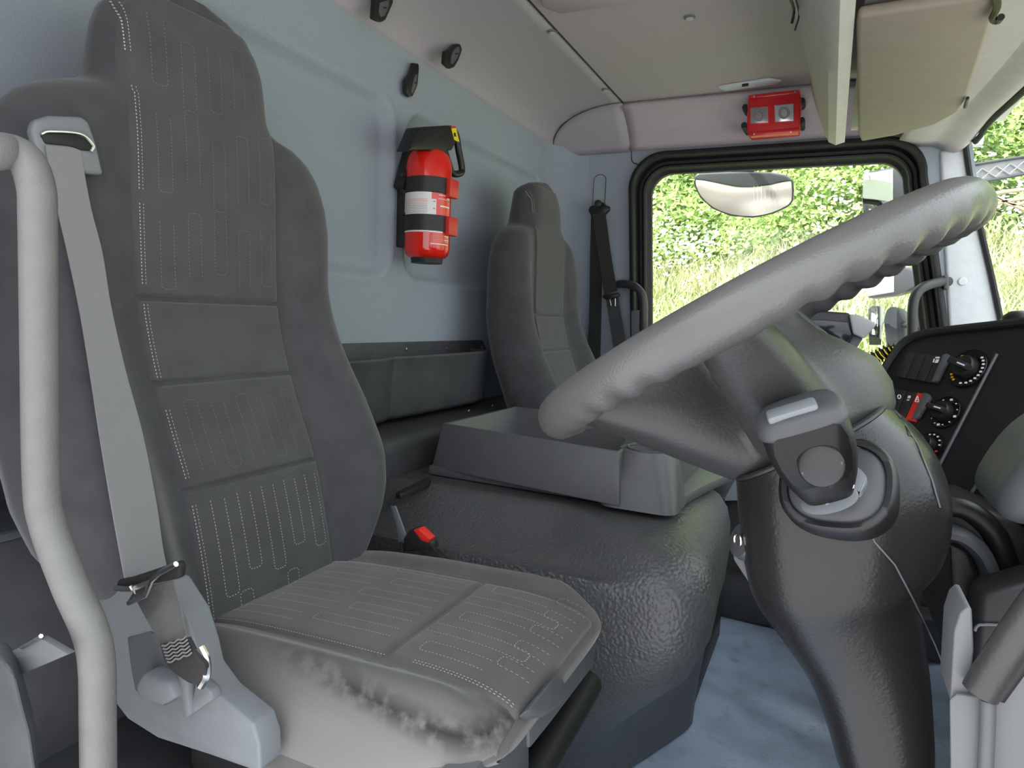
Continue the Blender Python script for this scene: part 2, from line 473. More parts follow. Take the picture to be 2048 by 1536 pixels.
# passenger side wall with the window opening
def win_loop(off, y):
    """window outline grown by off, rear edge upright, front edge leaning with the pillar"""
    z1, z0 = 1.527 + off, 0.86 - off
    r = 0.075 + off * 0.7
    out = []
    def xf(z): return 0.175 + (1.523 - z) * 0.146 + off
    def xr(z): return -0.627 + (1.527 - z) * 0.05 - off
    cs = [(xf(z1), z1, 0), (xr(z1), z1, 90), (xr(z0), z0, 180), (xf(z0), z0, 270)]
    for (x, z, a0), (sx, sz) in zip(cs, ((-1, -1), (1, -1), (1, 1), (-1, 1))):
        for k in range(9):
            a = math.radians(a0 + 90 * k / 8)
            out.append(Vector((x + sx * r + r * math.cos(a), y, z + sz * r + r * math.sin(a))))
    return out
inner = win_loop(0.062, YD)
def outer_pt(p):
    c = Vector((-0.2, YD, 1.2)); d = p - c
    xlo, xhi = XR, 0.32 + max(-0.05, (1.56 - p.z)) * 0.262
    ks = []
    if d.x < 0: ks.append((xlo - c.x) / d.x)
    if d.x > 0: ks.append((xhi - c.x) / d.x)
    if d.z > 0: ks.append((1.612 - c.z) / d.z)
    if d.z < 0: ks.append((0.0 - c.z) / d.z)
    k = min(ks)
    return c + d * max(k, 1.0)
mb = MB()
outer = [outer_pt(p) for p in inner]
inner_b = [p + Vector((0, 0.05, 0)) for p in inner]
mb.grid([outer, inner, inner_b], closed_u=True)
mb.add([(XR, YD, 1.612), (XR, YD, 1.2), (-0.9, YD, 1.612)], [(0, 1, 2)])
for (xa, za) in ((XR, 1.612), (XR, 0.0), (0.45, 0.0)):
    pass
wp = mb.build('wall_passenger', 'wall_fabric', smooth=40)
struct(wp, 'light grey lining of the passenger side around the door window')
MB().box((-0.25, YD + 0.06, 0.42), (1.6, 0.04, 0.84)).build('lower_door_panel', 'pocket_plastic', wp)
MB().box((-0.845, YD + 0.03, 0.87), (0.30, 0.04, 1.72)).build('pillar_backing', 'pillar_plastic', wp)
MB().box((-0.3, YD + 0.07, 1.66), (1.35, 0.04, 0.18)).build('roof_rail_skin', 'cab_paint', wp)
# slanted cove from header to roof, carrying the red lamp
mb = MB()
rows = []
for i in range(9):
    t = i / 8
    yy = 2.45 - 0.14 * (t ** 1.25); zz = 1.612 + 0.123 * (1 - (1 - t) ** 1.25)
    rows.append([Vector((x, yy, zz)) for x in np.linspace(-0.70, 0.34, 30)])
mb.grid(rows)
tr = mb.build('trim_1', 'ceiling_fabric', smooth=60)
md = tr.modifiers.new('thickness', 'SOLIDIFY'); md.thickness = 0.02; md.offset = -1
struct(tr, 'grey fabric cove between the passenger door header and the roof')
mb = MB()
mb.tube([(-0.99, 2.445, 1.612), (-0.6, 2.445, 1.612), (0.25, 2.445, 1.607)], 0.006, 8, per=1, flat=0.7)
mb.build('header_bead', 'wall_fabric', tr)

# door window seals and pane
wdw = None
def ring(offa, offb, ya, yb):
    a, b = win_loop(offa, ya), win_loop(offb, yb)
    return a, b
mb = MB()
prof = [(0.066, 2.452), (0.066, 2.425), (0.058, 2.416), (0.048, 2.418), (0.044, 2.43), (0.044, 2.455)]
mb.grid([win_loop(o, y) for o, y in prof], closed_u=True)
wdw = mb.build('window_1', 'rubber', smooth=60)
struct(wdw, 'black rubber-framed passenger door window with rounded corners')
mb = MB()
mb.grid([win_loop(o, y) for o, y in [(0.044, 2.455), (0.04, 2.475), (0.028, 2.476), (0.026, 2.46), (0.020, 2.452), (0.014, 2.454), (0.012, 2.475)]], closed_u=True)
mb.build('door_frame', 'rubber', wdw, smooth=60)
mb = MB()
mb.grid([win_loop(o, y) for o, y in [(0.030, 2.472), (0.0265, 2.464), (0.023, 2.472)]], closed_u=True)
mb.build('bright_strip', 'rubber_shine', wdw, smooth=60)
mb = MB()
mb.grid([win_loop(o, y) for o, y in [(0.012, 2.475), (0.010, 2.482), (0.0, 2.486), (-0.002, 2.50), (0.02, 2.53)]], closed_u=True)
mb.build('glass_channel', 'rubber', wdw, smooth=60)
gl = win_loop(0.004, 2.494)
MB().prism(gl, (0, 0.004, 0)).build('pane', 'window_glass', wdw, smooth=0)

# A pillar (passenger side)
ap = [pY(1878, 300, 2.44), pY(1932, 296, 2.44), pY(1952, 420, 2.44), pY(1980, 540, 2.44), pY(2004, 655, 2.44), pY(2030, 780, 2.44), pY(1905, 780, 2.44), pY(1897, 655, 2.44), pY(1886, 470, 2.44)]
mb = MB()
ap2 = [Vector((p.x, p.y, p.z)) for p in ap]
mb.prism(ap2, (0.02, 0.12, 0))
apo = mb.build('trim_2', 'pillar_plastic', bevel=0.012, seg=3)
struct(apo, 'pale grey plastic windscreen pillar trim on the passenger side')
cp = pY(1925, 563, 2.438)
MB().lathe([(0.0005, 0.004), (0.010, 0.0035), (0.0125, 0.0)], cp, (0, -1, 0), 20).build('screw_cap', 'pillar_plastic', apo)
tp = [pY(1870, 262, 2.43), pY(1930, 232, 2.43), pY(1938, 292, 2.43), pY(1885, 312, 2.43)]
# windscreen: header trim strip, pane
def ws_pt(y, z):
    s = (y - 1.315) / 1.135
    return Vector((0.40 - 0.075 * s * s + (1.56 - z) * 0.262, y, z))
rows = [[ws_pt(y, z) for y in np.linspace(YN, 2.44, 30)] for z in np.linspace(0.72, 1.58, 14)]
wsn = MB().grid(rows).build('window_2', 'windscreen_glass', smooth=60)
struct(wsn, 'wide curved windscreen glass at the front of the cab')
def hdr(y, t):
    p = ws_pt(y, 1.575)
    tab = [(0.0, (-0.005, 0.0)), (0.12, (-0.022, -0.012)), (0.3, (-0.05, -0.004)), (0.55, (-0.085, 0.012)), (0.8, (-0.13, 0.014)), (1.0, (-0.18, 0.03))]
    dx = interp([(a, b[0]) for a, b in tab], t); dz = interp([(a, b[1]) for a, b in tab], t)
    e = sstep(2.15, 2.45, y)
    return Vector((p.x + dx, y, p.z + dz - e * 0.03))
rows = [[hdr(y, t) for y in np.linspace(YN, 2.44, 40)] for t in np.linspace(0, 1, 14)]
hd = MB().grid(rows).build('trim_3', 'shelf_plastic', smooth=60)
md = hd.modifiers.new('thickness', 'SOLIDIFY'); md.thickness = 0.012; md.offset = 1
struct(hd, 'pale grey windscreen header trim in front of the sun visors')
mb = MB()
mb.tube([ws_pt(y, 1.572 - sstep(2.2, 2.44, y) * 0.03) + Vector((-0.004, 0, -0.004)) for y in np.linspace(YN, 2.36, 24)] + [pY(1938, 262, 2.42), pY(1932, 296, 2.435), pY(1953, 420, 2.435), pY(1981, 540, 2.435), pY(2005, 655, 2.435)], 0.008, 8, per=2)
mb.build('screen_seal', 'rubber', wsn)
# front bulkhead below the screen, roof front
struct(MB().box((0.66, 1.315, 0.36), (0.04, 2.3, 0.72)).build('wall_front', 'dark_plastic'), 'dark bulkhead under the windscreen')
MB().box((0.36, 1.315, 1.70), (0.10, 2.27, 0.16)).build('roof_front_skin', 'cab_paint', ceil)

# floor with the ribbed mat
rows = []
for i in range(60):
    x = -0.95 + 1.6 * i / 59; row = []
    for j in range(90):
        y = YN + (YD - YN) * j / 89
        w = mnoise.noise(Vector((x * 5, y * 5, 0))) * 0.006 + 0.01 * math.exp(-((y - 1.85 - 0.3 * x) / 0.12) ** 2) * math.cos(y * 30 + x * 20)
        row.append(Vector((x, y, w - 0.008)))
    rows.append(row)
fl = MB().grid(rows).build('floor', 'floor_mat', smooth=60)
md = fl.modifiers.new('thickness', 'SOLIDIFY'); md.thickness = 0.03; md.offset = -1
struct(fl, 'blue-grey grained rubber floor mat')
MB().box((-0.2, YD - 0.05, 0.06), (1.2, 0.12, 0.14)).build('door_sill', 'pocket_plastic', fl, bevel=0.02)

# driver's door side: sill, header and pillar (out of view, keep the cab closed)
wd = MB().box((-0.83, YN - 0.02, 0.87), (0.32, 0.05, 1.74))
wd.box((-0.2, YN - 0.02, 1.685), (1.2, 0.06, 0.12))
wdo = wd.build('wall_driver', 'pillar_plastic')
struct(wdo, 'pillar and door header on the open driver side')

# lower rear trim ledge behind the tray
struct(MB().prism([(-1.0, 0.2, 0.0), (-0.86, 0.2, 0.0), (-0.845, 0.2, 0.68), (-0.86, 0.2, 0.715), (-0.985, 0.2, 0.735)], (0, 2.2, 0)).build('trim_4', 'pocket_plastic', bevel=0.01), 'dark plastic ledge along the foot of the rear wall')

# ================================================================== SEATS
SY = 0.68
FXT = [(0.55, -0.655), (0.633, -0.668), (0.70, -0.682), (0.775, -0.703), (0.84, -0.730), (0.897, -0.752), (0.95, -0.768), (1.0, -0.778), (1.1, -0.782), (1.2, -0.784), (1.25, -0.788), (1.33, -0.793), (1.403, -0.807)]
WT = [(0.56, 0.150), (0.60, 0.175), (0.64, 0.205), (0.68, 0.236), (0.72, 0.258), (0.77, 0.270), (0.85, 0.270), (0.94, 0.258), (1.03, 0.250), (1.117, 0.259), (1.16, 0.254), (1.20, 0.239), (1.225, 0.219), (1.243, 0.193), (1.255, 0.163), (1.262, 0.142), (1.275, 0.132), (1.30, 0.129), (1.335, 0.124), (1.36, 0.114), (1.38, 0.097), (1.392, 0.076), (1.400, 0.05), (1.403, 0.025)]
BT = [(0.56, 0.03), (0.64, 0.05), (0.70, 0.062), (0.78, 0.066), (0.86, 0.058), (0.95, 0.042), (1.05, 0.03), (1.15, 0.02), (1.23, 0.008), (1.26, -0.004), (1.39, -0.01)]
TT = [(0.56, 0.10), (0.75, 0.13), (1.0, 0.125), (1.2, 0.11), (1.3, 0.095), (1.37, 0.08), (1.403, 0.03)]
CW = 0.123
def back_x(y, z):
    w = interp(WT, z); fx = sinterp(FXT, z); b = sinterp(BT, z); th = interp(TT, z)
    s = min(0.9999, abs(y) / w)
    c = min(CW, w * 0.9) / w
    bump = sstep(c, c + (1 - c) * 0.62, s) if s > c else 0.0
    xb = fx - th * 0.5
    p = 9.0 if z < 1.25 else 5.0
    return xb + (fx + b * bump - xb) * (1 - s ** p) ** 0.5

CXT = [(-0.74, 0.590), (-0.70, 0.600), (-0.62, 0.615), (-0.5, 0.623), (-0.4, 0.627), (-0.35, 0.628), (-0.31, 0.626), (-0.285, 0.622), (-0.266, 0.616), (-0.256, 0.610), (-0.250, 0.604), (-0.246, 0.599), (-0.244, 0.595)]
CWT = [(-0.74, 0.172), (-0.68, 0.187), (-0.6, 0.198), (-0.5, 0.204), (-0.4, 0.204), (-0.35, 0.202), (-0.31, 0.197), (-0.285, 0.192), (-0.27, 0.184), (-0.258, 0.174), (-0.25, 0.162), (-0.246, 0.152), (-0.244, 0.144)]
def cush_mid(x): return 0.53 + 0.058 * sstep(-0.42, -0.25, x)
def cush_z(x, y):
    w = interp(CWT, x); zt = sinterp(CXT, x); s = min(0.9999, abs(y) / w)
    c = CW / w
    bump = 0.024 * math.sin(math.pi * sstep(c, 1.0, s)) * (1 - sstep(-0.32, -0.245, x)) if s > c else -0.002 * (1 - s / c)
    zb = cush_mid(x)
    return zb + (zt + bump - zb) * (1 - s ** 6) ** 0.5

U_PATTERN = []
def ushape(y0, y1, z0, z1, r=0.006, up=True):
    """open stitched U: down one side, round, up the other"""
    pts = []
    a, b = (z1, z0) if up else (z0, z1)
    sg = 1 if up else -1
    pts += [(y0, a + (b - a) * t) for t in np.linspace(0, 1, 12)][:-1]
    pts += [(y0 + r - r * math.cos(t), b - sg * r * math.sin(t) * 0.8) for t in np.linspace(0, math.pi / 2, 5)]
    pts += [(y1 - r + r * math.sin(t), b - sg * r * 0.8 * math.cos(t)) for t in np.linspace(0, math.pi / 2, 5)]
    pts += [(y1, b + (a - b) * t) for t in np.linspace(0, 1, 12)][1:]
    return pts
def resample(pts, d):
    out = [pts[0]]; acc = 0
    for (a, b), (c, e) in zip(pts, pts[1:]):
        L = math.hypot(c - a, e - b); k = max(1, int(round(L / d)))
        for i in range(1, k + 1): out.append((a + (c - a) * i / k, b + (e - b) * i / k))
    return out
def stitches(mb, pts, surf, w=0.0011, dash=0.0042):
    q = resample(pts, dash / 2)
    for i in range(0, len(q) - 1, 2):
        a, b = q[i], q[min(len(q) - 1, i + 1)]
        L = math.hypot(b[0] - a[0], b[1] - a[1])
        if L < 1e-6: continue
        nx, ny = -(b[1] - a[1]) / L * w / 2, (b[0] - a[0]) / L * w / 2
        mb.add([surf(a[0] + nx, a[1] + ny), surf(b[0] + nx, b[1] + ny), surf(b[0] - nx, b[1] - ny), surf(a[0] - nx, a[1] - ny)], [(0, 1, 2, 3)])

def make_seat(oy, ox, label, cat, driver=True):
    t = thing('driver_seat' if driver else 'passenger_seat', (ox - 0.5, oy, 0.0), label, cat)
    O = Vector((ox, oy, 0))
    # backrest body
    rings = []
    zs = [0.56 + (1.403 - 0.56) * k / 90 for k in range(91)]
    NS = 40
    for z in zs:
        w = interp(WT, z); fx = sinterp(FXT, z); th = interp(TT, z); xb = fx - th * 0.5
        r = []
        for k in range(NS + 1):
            a = -math.pi / 2 + math.pi * k / NS
            y = w * math.sin(a); r.append(O + Vector((back_x(y, z), y, z)))
        for k in range(1, 16):
            a = math.pi / 2 - math.pi * k / 16
            y = w * math.sin(a); s = abs(y) / w
            r.append(O + Vector((xb - th * 0.5 * (1 - s ** 5) ** 0.5, y, z)))
        rings.append(r)
    back = MB().loft(rings).build('backrest', 'seat_fabric', t, smooth=70)
    # upholstered centre panels
    segs = [(1.0025, 1.388), (0.8975, 1.0015), (0.7685, 0.8965), (0.585, 0.7675)]
    for z0, z1 in segs:
        rows = []
        for i in range(41):
            v = 0.5 - 0.5 * math.cos(math.pi * i / 40); z = z0 + (z1 - z0) * v
            hw = min(0.121, interp(WT, z) * 0.93)
            row = []
            for j in range(25):
                u = -math.cos(math.pi * j / 24); y = u * hw
                dv = min(v, 1 - v) * (z1 - z0); du = (1 - abs(u)) * hw
                e = min(sstep(0, 0.006, dv), sstep(0, 0.007, du))
                row.append(O + Vector((back_x(y, z) - 0.004 + 0.0095 * e, y, z)))
            rows.append(row)
        MB().grid(rows).build('back_panel', 'panel_fabric', t, smooth=70)
    sb = lambda y, z: O + Vector((back_x(y, z) + 0.0066, y, z))
    bright, faint = MB(), MB()
    if True:
        for (z0, z1) in ((1.30, 1.36), (1.135, 1.258), (1.02, 1.118), (0.905, 0.995), (0.782, 0.866), (0.612, 0.752)):
            stitches(bright, [(-0.112, z1), (-0.112, z0)], sb, 0.0013)
            stitches(bright, [(-0.107, z1), (-0.107, z0)], sb, 0.0008)
        for k in range(5):
            y = -0.085 + k * 0.042
            stitches(bright if not driver else bright, ushape(y, y + 0.021, 0.635 + 0.018 * (k % 2) + 0.004 * k, 0.752), sb, 0.0010)
            stitches(bright, ushape(y + 0.021, y + 0.042, 0.60, 0.625, up=False), sb, 0.0009) if k in (0, 2) else None
            for (za, zb_) in ((1.02, 1.10), (1.13, 1.22), (1.25, 1.33)):
                jz = 0.012 * ((k * 7 + int(za * 100)) % 3)
                stitches(faint, ushape(y, y + 0.02, za + jz, zb_ + jz, up=(k % 2 == 0)), sb, 0.0008)
            stitches(faint, ushape(y, y + 0.02, 0.79, 0.87, up=(k % 2 == 1)), sb, 0.0007)
    bright.build('stitching', 'stitch', t, smooth=0)['kind'] = 'stuff'
    faint.build('stitching', 'faint_stitch', t, smooth=0)['kind'] = 'stuff'
    # cushion (sits a touch towards the tunnel)
    O = O + Vector((0, 0.012, 0))
    rings = []
    xs = [-0.74 + 0.496 * math.sin(math.pi / 2 * k / 70) for k in range(71)]
    for x in xs:
        w = interp(CWT, x); r = []
        zlo = cush_mid(x) - 0.03 + 0.022 * sstep(-0.36, -0.25, x)
        for k in range(33):
            a = -math.pi / 2 + math.pi * k / 32
            y = w * math.sin(a); r.append(O + Vector((x, y, cush_z(x, y))))
        for k in range(1, 16):
            a = math.pi / 2 - math.pi * k / 16
            y = w * math.sin(a); s = abs(y) / w
            r.append(O + Vector((x, y, cush_mid(x) - (cush_mid(x) - zlo) * (1 - s ** 6) ** 0.5)))
        rings.append(r)
    cush = MB().loft(rings).build('cushion', 'cushion_fabric', t, smooth=70)
    for x0, x1 in ((-0.70, -0.4065), (-0.4055, -0.2485)):
        rows = []
        for i in range(41):
            v = 0.5 - 0.5 * math.cos(math.pi * i / 40); x = x0 + (x1 - x0) * v; row = []
            for j in range(25):
                u = -math.cos(math.pi * j / 24); y = u * 0.121
                e = min(sstep(0, 0.006, min(v, 1 - v) * (x1 - x0)), sstep(0, 0.007, (1 - abs(u)) * 0.121))
                ex = 0.005 * sstep(-0.30, -0.25, x)
                row.append(O + Vector((x + ex * e, y, cush_z(x, y) - 0.004 + 0.009 * e)))
            rows.append(row)
        MB().grid(rows).build('cushion_panel', 'cushion_fabric', t, smooth=70)
    sc = lambda x, y: O + Vector((x + 0.0056 * sstep(-0.30, -0.25, x), y, cush_z(x, y) + 0.0062))
    cb = MB()
    for k in range(5):
        y = -0.092 + k * 0.044
        xo = 0.02 * (k % 2)
        stitches(cb, [(b, a) for a, b in ushape(y, y + 0.020, -0.56 + xo, -0.655 + xo, up=False)], sc, 0.0010)
        stitches(cb, [(b, a) for a, b in ushape(y + 0.012, y + 0.032, -0.535 + xo, -0.425, up=True)], sc, 0.0010)
        stitches(cb, [(b, a) for a, b in ushape(y, y + 0.022, -0.375 - xo, -0.30 + xo, up=(k % 2 == 0))], sc, 0.0010)
        stitches(cb, [(b, a) for a, b in ushape(y + 0.02, y + 0.04, -0.29, -0.26, up=True)], sc, 0.0009)
    for yy in (-0.117, -0.113):
        stitches(cb, [(-0.37, yy), (-0.258, yy)], sc, 0.0011)
    stitches(cb, [(-0.655, -0.117), (-0.405, -0.117)], sc, 0.0009)
    cb.build('stitching', 'stitch' if driver else 'faint_stitch', t, smooth=0)['kind'] = 'stuff'
    return t, O - Vector((0, 0.012, 0))

ds, DO = make_seat(0.68, 0.0, 'large dark grey fabric air-ride driver seat nearest the camera, with integrated headrest', 'seat', True)
ps, PO = make_seat(1.95, -0.012, 'smaller-looking dark grey passenger seat by the far door, half hidden by the steering wheel', 'seat', False)

DC = DO + Vector((0, 0.012, 0))
# --- near side skirt of the cushion (door light put into its colour as a paler lower band)
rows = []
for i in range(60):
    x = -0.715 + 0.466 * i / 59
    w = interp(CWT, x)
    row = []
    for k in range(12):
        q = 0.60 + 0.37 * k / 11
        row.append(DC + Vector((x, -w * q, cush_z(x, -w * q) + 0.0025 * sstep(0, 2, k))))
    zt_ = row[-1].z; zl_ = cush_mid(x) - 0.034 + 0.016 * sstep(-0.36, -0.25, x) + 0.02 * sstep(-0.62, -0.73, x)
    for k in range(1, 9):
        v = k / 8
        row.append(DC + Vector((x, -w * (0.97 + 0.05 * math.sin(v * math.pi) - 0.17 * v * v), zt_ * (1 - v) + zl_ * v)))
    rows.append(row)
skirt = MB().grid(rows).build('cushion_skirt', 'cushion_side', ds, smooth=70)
# front lower fabric roll of the cushion
# --- grey plastic recliner cover on the door side
YC = 0.452
cov = [(178, 1182), (205, 1164), (262, 1158), (330, 1168), (372, 1235), (392, 1300), (402, 1345), (436, 1392), (505, 1448), (518, 1490), (520, 1540), (512, 1545), (420, 1512), (315, 1478), (255, 1440), (228, 1405), (212, 1340), (195, 1260)]
MB().prism([pY(a, b, YC) for a, b in cov], (0, 0.03, 0)).build('side_cover', 'grey_plastic', ds, bevel=0.008, seg=3)
rec = [(254, 1276), (300, 1264), (316, 1270), (345, 1360), (352, 1400), (330, 1412), (270, 1382), (262, 1340)]
MB().prism([pY(a, b, YC - 0.0015) for a, b in rec], (0, 0.004, 0)).build('lever_recess', 'mid_plastic', ds, bevel=0.001)
lev = [(268, 1372), (282, 1348), (335, 1366), (350, 1398), (322, 1414), (276, 1402)]
MB().prism([pY(a, b, YC - 0.022) for a, b in lev], (0.0, 0.024, 0)).build('recliner_lever', 'grey_plastic', ds, bevel=0.005, seg=3)
rib = [(352, 1350), (368, 1340), (382, 1430), (366, 1442)]
MB().prism([pY(a, b, YC - 0.012) for a, b in rib], (0, 0.014, 0)).build('cover_rib', 'grey_plastic', ds, bevel=0.003)
stp = [(392, 1358), (420, 1382), (425, 1400), (380, 1432), (370, 1440), (384, 1400)]
MB().prism([pY(a, b, YC - 0.008) for a, b in stp], (0, 0.012, 0)).build('cover_step', 'grey_plastic', ds, bevel=0.003)
# belt guide bezel on the shoulder
bz = pX
bez = [(63, 262), (70, 240), (100, 231), (165, 233), (180, 244), (195, 290), (209, 350), (175, 348), (120, 335), (84, 330)]
BX = -0.752
MB().prism([pX(a, b, BX) for a, b in bez], (-0.012, 0, 0)).build('belt_guide', 'grey_plastic', ds, bevel=0.004, seg=3)
sl = [(82, 270), (95, 264), (150, 268), (170, 276), (186, 292), (184, 302), (165, 301), (140, 292), (92, 287)]
MB().prism([pX(a, b, BX + 0.002) for a, b in sl], (-0.003, 0, 0)).build('guide_slot', 'rubber', ds, bevel=0.001)
MB().tube([pX(82, 268, BX + 0.003), pX(100, 263, BX + 0.003), pX(160, 268, BX + 0.003), pX(186, 290, BX + 0.003), pX(182, 303, BX + 0.003)], 0.0016, 6).build('slot_rim', 'chrome', ds)
# front seat-pan panels and release handle
XF = -0.256
fr1 = [(1003, 1470), (1060, 1405), (1060, 1536), (1045, 1570), (930, 1570)]
MB().prism([pX(a, b, XF) for a, b in fr1], (-0.03, 0, 0)).build('pan_front', 'mid_plastic', ds, bevel=0.004)
fr2 = [(1128, 1350), (1190, 1272), (1196, 1285), (1186, 1335), (1160, 1370), (1100, 1450), (1060, 1500), (1060, 1430)]
MB().prism([pX(a, b, XF + 0.004) for a, b in fr2], (-0.03, 0, 0)).build('pan_front', 'mid_plastic', ds, bevel=0.004)
hn = [(1056, 1420), (1110, 1352), (1128, 1356), (1135, 1374), (1126, 1405), (1100, 1424), (1070, 1428)]
MB().prism([pX(a, b, XF + 0.020) for a, b in hn], (-0.012, 0, -0.012)).build('release_handle', 'mid_plastic', ds, bevel=0.004, seg=3)
# suspension base, bellows and rails
mb = MB()
mb.loft([[Vector((-0.46 + x, 0.68 + y, z)) for x, y in rrect(0.34 + a, 0.30 + a, 0.05, 4)] for z, a in ((0.05, 0.0), (0.12, 0.03), (0.18, 0.0), (0.24, 0.03), (0.30, 0.0), (0.36, 0.03), (0.42, 0.0))])
mb.build('bellows', 'rubber', ds, smooth=60)
MB().box((-0.47, 0.70, 0.46), (0.40, 0.32, 0.07)).build('seat_pan', 'dark_plastic', ds, bevel=0.015)
MB().box((-0.46, 0.68, 0.03), (0.44, 0.42, 0.06)).build('floor_mount', 'dark_plastic', ds, bevel=0.008)
MB().tube([pX(1052, 1580, -0.262), pX(1102, 1492, -0.262), pX(1150, 1412, -0.264), pX(1176, 1368, -0.268)], 0.020, 12).build('front_bellow_roll', 'rubber', ds)
for a in (((512, 1545), (522, 1495), (545, 1497), (540, 1550)), ((556, 1550), (562, 1505), (600, 1512), (600, 1550))):
    MB().prism([pY(x, y, 0.52) for x, y in a], (0, 0.03, 0)).build('slide_rail', 'chrome', ds, bevel=0.002)
# passenger seat base
MB().box((PO.x - 0.46, PO.y, 0.30), (0.44, 0.42, 0.42)).build('seat_base', 'dark_plastic', ps, bevel=0.02)
MB().box((PO.x - 0.46, PO.y, 0.045), (0.46, 0.46, 0.09)).build('floor_mount', 'dark_plastic', ps, bevel=0.01)

# --- driver's belt
def ribbon(mb, rows, th, per=5):
    L = smooth_path([r[0] for r in rows], per); R = smooth_path([r[1] for r in rows], per)
    g = []
    for i, (a, b) in enumerate(zip(L, R)):
        t = (L[min(i + 1, len(L) - 1)] - L[max(i - 1, 0)]); nrm = (b - a).cross(t).normalized() * th
        g.append([a + nrm, b + nrm, b, a])
    return mb.grid(g, closed_u=True)
bt = thing('seat_belt', (-0.62, 0.42, 0.5), 'pale grey seat belt hanging down the driver seat side with a black-and-chrome latch', 'seat belt')
edge = [((92, 290), (160, 296), -0.748), ((112, 400), (182, 415), -0.742), ((135, 500), (205, 505), -0.735), ((160, 620), (222, 610), -0.722), ((180, 740), (250, 735), -0.70), ((200, 870), (285, 865), -0.668), ((222, 1000), (312, 1000), -0.635), ((240, 1100), (326, 1095), -0.615), ((252, 1165), (338, 1150), -0.605)]
mb = MB(); ribbon(mb, [(pX(*l, x), pX(*r, x - 0.004)) for l, r, x in edge], 0.0016)
mb.build('strap', 'belt_web', bt, smooth=60)
edge2 = [((262, 1180), (345, 1160), 0.424), ((288, 1230), (362, 1222), 0.420), ((322, 1290), (372, 1278), 0.412)]
mb = MB(); ribbon(mb, [(pY(*l, x), pY(*r, x)) for l, r, x in edge2], 0.0016)
mb.build('lower_strap', 'belt_glossy', bt, smooth=60)
edge3 = [((320, 1288), (374, 1275), 0.411), ((334, 1330), (392, 1308), 0.408), ((372, 1362), (410, 1330), 0.409), ((395, 1370), (413, 1350), 0.412)]
mb = MB(); ribbon(mb, [(pY(*l, x), pY(*r, x)) for l, r, x in edge3], 0.004)
mb.build('stitched_end', 'belt_dark', bt, smooth=60)
for k in range(6):
    a = (324 + 2.2 * k, 1292 + 6.5 * k)
    pts = [pY(a[0] + 8 * j, a[1] - 3.0 * j + (2.5 if j % 2 else -1), 0.4065) for j in range(7)]
    MB().tube(pts, 0.0009, 5, per=3).build('belt_seam', 'faint_stitch', bt)
MB().tube([pY(400, 1295, 0.415), pY(412, 1320, 0.415), pY(413, 1350, 0.415), pY(402, 1372, 0.415)], 0.004, 8).build('anchor_bolt', 'chrome', bt)
# latch: black bar with chrome tongue
YLt = 0.418
MB().prism([pY(a, b, YLt) for a, b in ((230, 1176), (234, 1160), (252, 1158), (330, 1132), (352, 1124), (358, 1132), (356, 1158), (300, 1170), (262, 1182), (236, 1182))], (0, 0.009, 0)).build('latch_bar', 'rubber', bt, bevel=0.003)
MB().tube([pY(232, 1176, YLt - 0.003), pY(262, 1178, YLt - 0.003), pY(300, 1165, YLt - 0.003)], 0.0028, 8, per=2).build('latch_pin', 'dull_metal', bt)
MB().tube([pY(352, 1128, YLt - 0.006), pY(318, 1147, YLt - 0.006), pY(304, 1160, YLt - 0.006), pY(292, 1190, YLt - 0.006), pY(258, 1206, YLt - 0.006)], 0.0026, 8, per=1).build('latch_tongue', 'chrome', bt)
MB().tube([pY(258, 1206, YLt - 0.006), pY(270, 1186, YLt - 0.006), pY(262, 1172, YLt - 0.006)], 0.002, 8, per=1).build('latch_tongue', 'chrome', bt)

# --- buckle
bk = thing('belt_buckle', pX(820, 1085, -0.60), 'seat belt buckle with bright red release button beside the driver seat cushion', 'buckle')
MB().prism([pY(a, b, 0.965) for a, b in ((780, 1012), (790, 1012), (812, 1072), (810, 1092), (798, 1092), (792, 1050))], (0, 0.004, 0)).build('stalk', 'grey_plastic', bk, bevel=0.001)
MB().prism([pY(a, b, 0.955) for a, b in ((806, 1078), (818, 1060), (830, 1058), (862, 1084), (866, 1100), (806, 1105))], (0, 0.022, 0)).build('buckle_body', 'dark_plastic', bk, bevel=0.003)
MB().prism([pY(a, b, 0.953) for a, b in ((826, 1060), (838, 1057), (860, 1078), (857, 1086), (842, 1082))], (0, 0.018, 0.0)).build('release_button', 'red_switch', bk, bevel=0.0015)

MB().tube([pY(803, 1085, 0.967), pY(806, 1120, 0.95), Vector((-0.60, 0.90, 0.49))], 0.004, 8, per=3).build('stalk_cable', 'dark_plastic', bk)
# ================================================================== GRAB RAIL
gr = thing('grab_rail', (-0.51, 0.33, 0.02), 'pale grey textured grab rail with two bends rising in front of the driver seat', 'grab rail')
YG = 0.33
pts = [Vector((-0.70, 0.22, 1.085)), pY(-40, 308, YG - 0.03), pY(10, 300, YG), pY(50, 318, YG), pY(72, 372, YG), pY(76, 450, YG), pY(79, 700, YG), pY(83, 960, YG), pY(96, 1050, YG), pY(140, 1170, YG), pY(180, 1260, YG), pY(194, 1330, YG), pY(196, 1450, YG), pY(198, 1600, YG), Vector((-0.515, YG, 0.3)), Vector((-0.52, YG, 0.0))]
MB().tube(pts, 0.0133, 20, per=8).build('rail', 'rail_paint', gr, smooth=60)

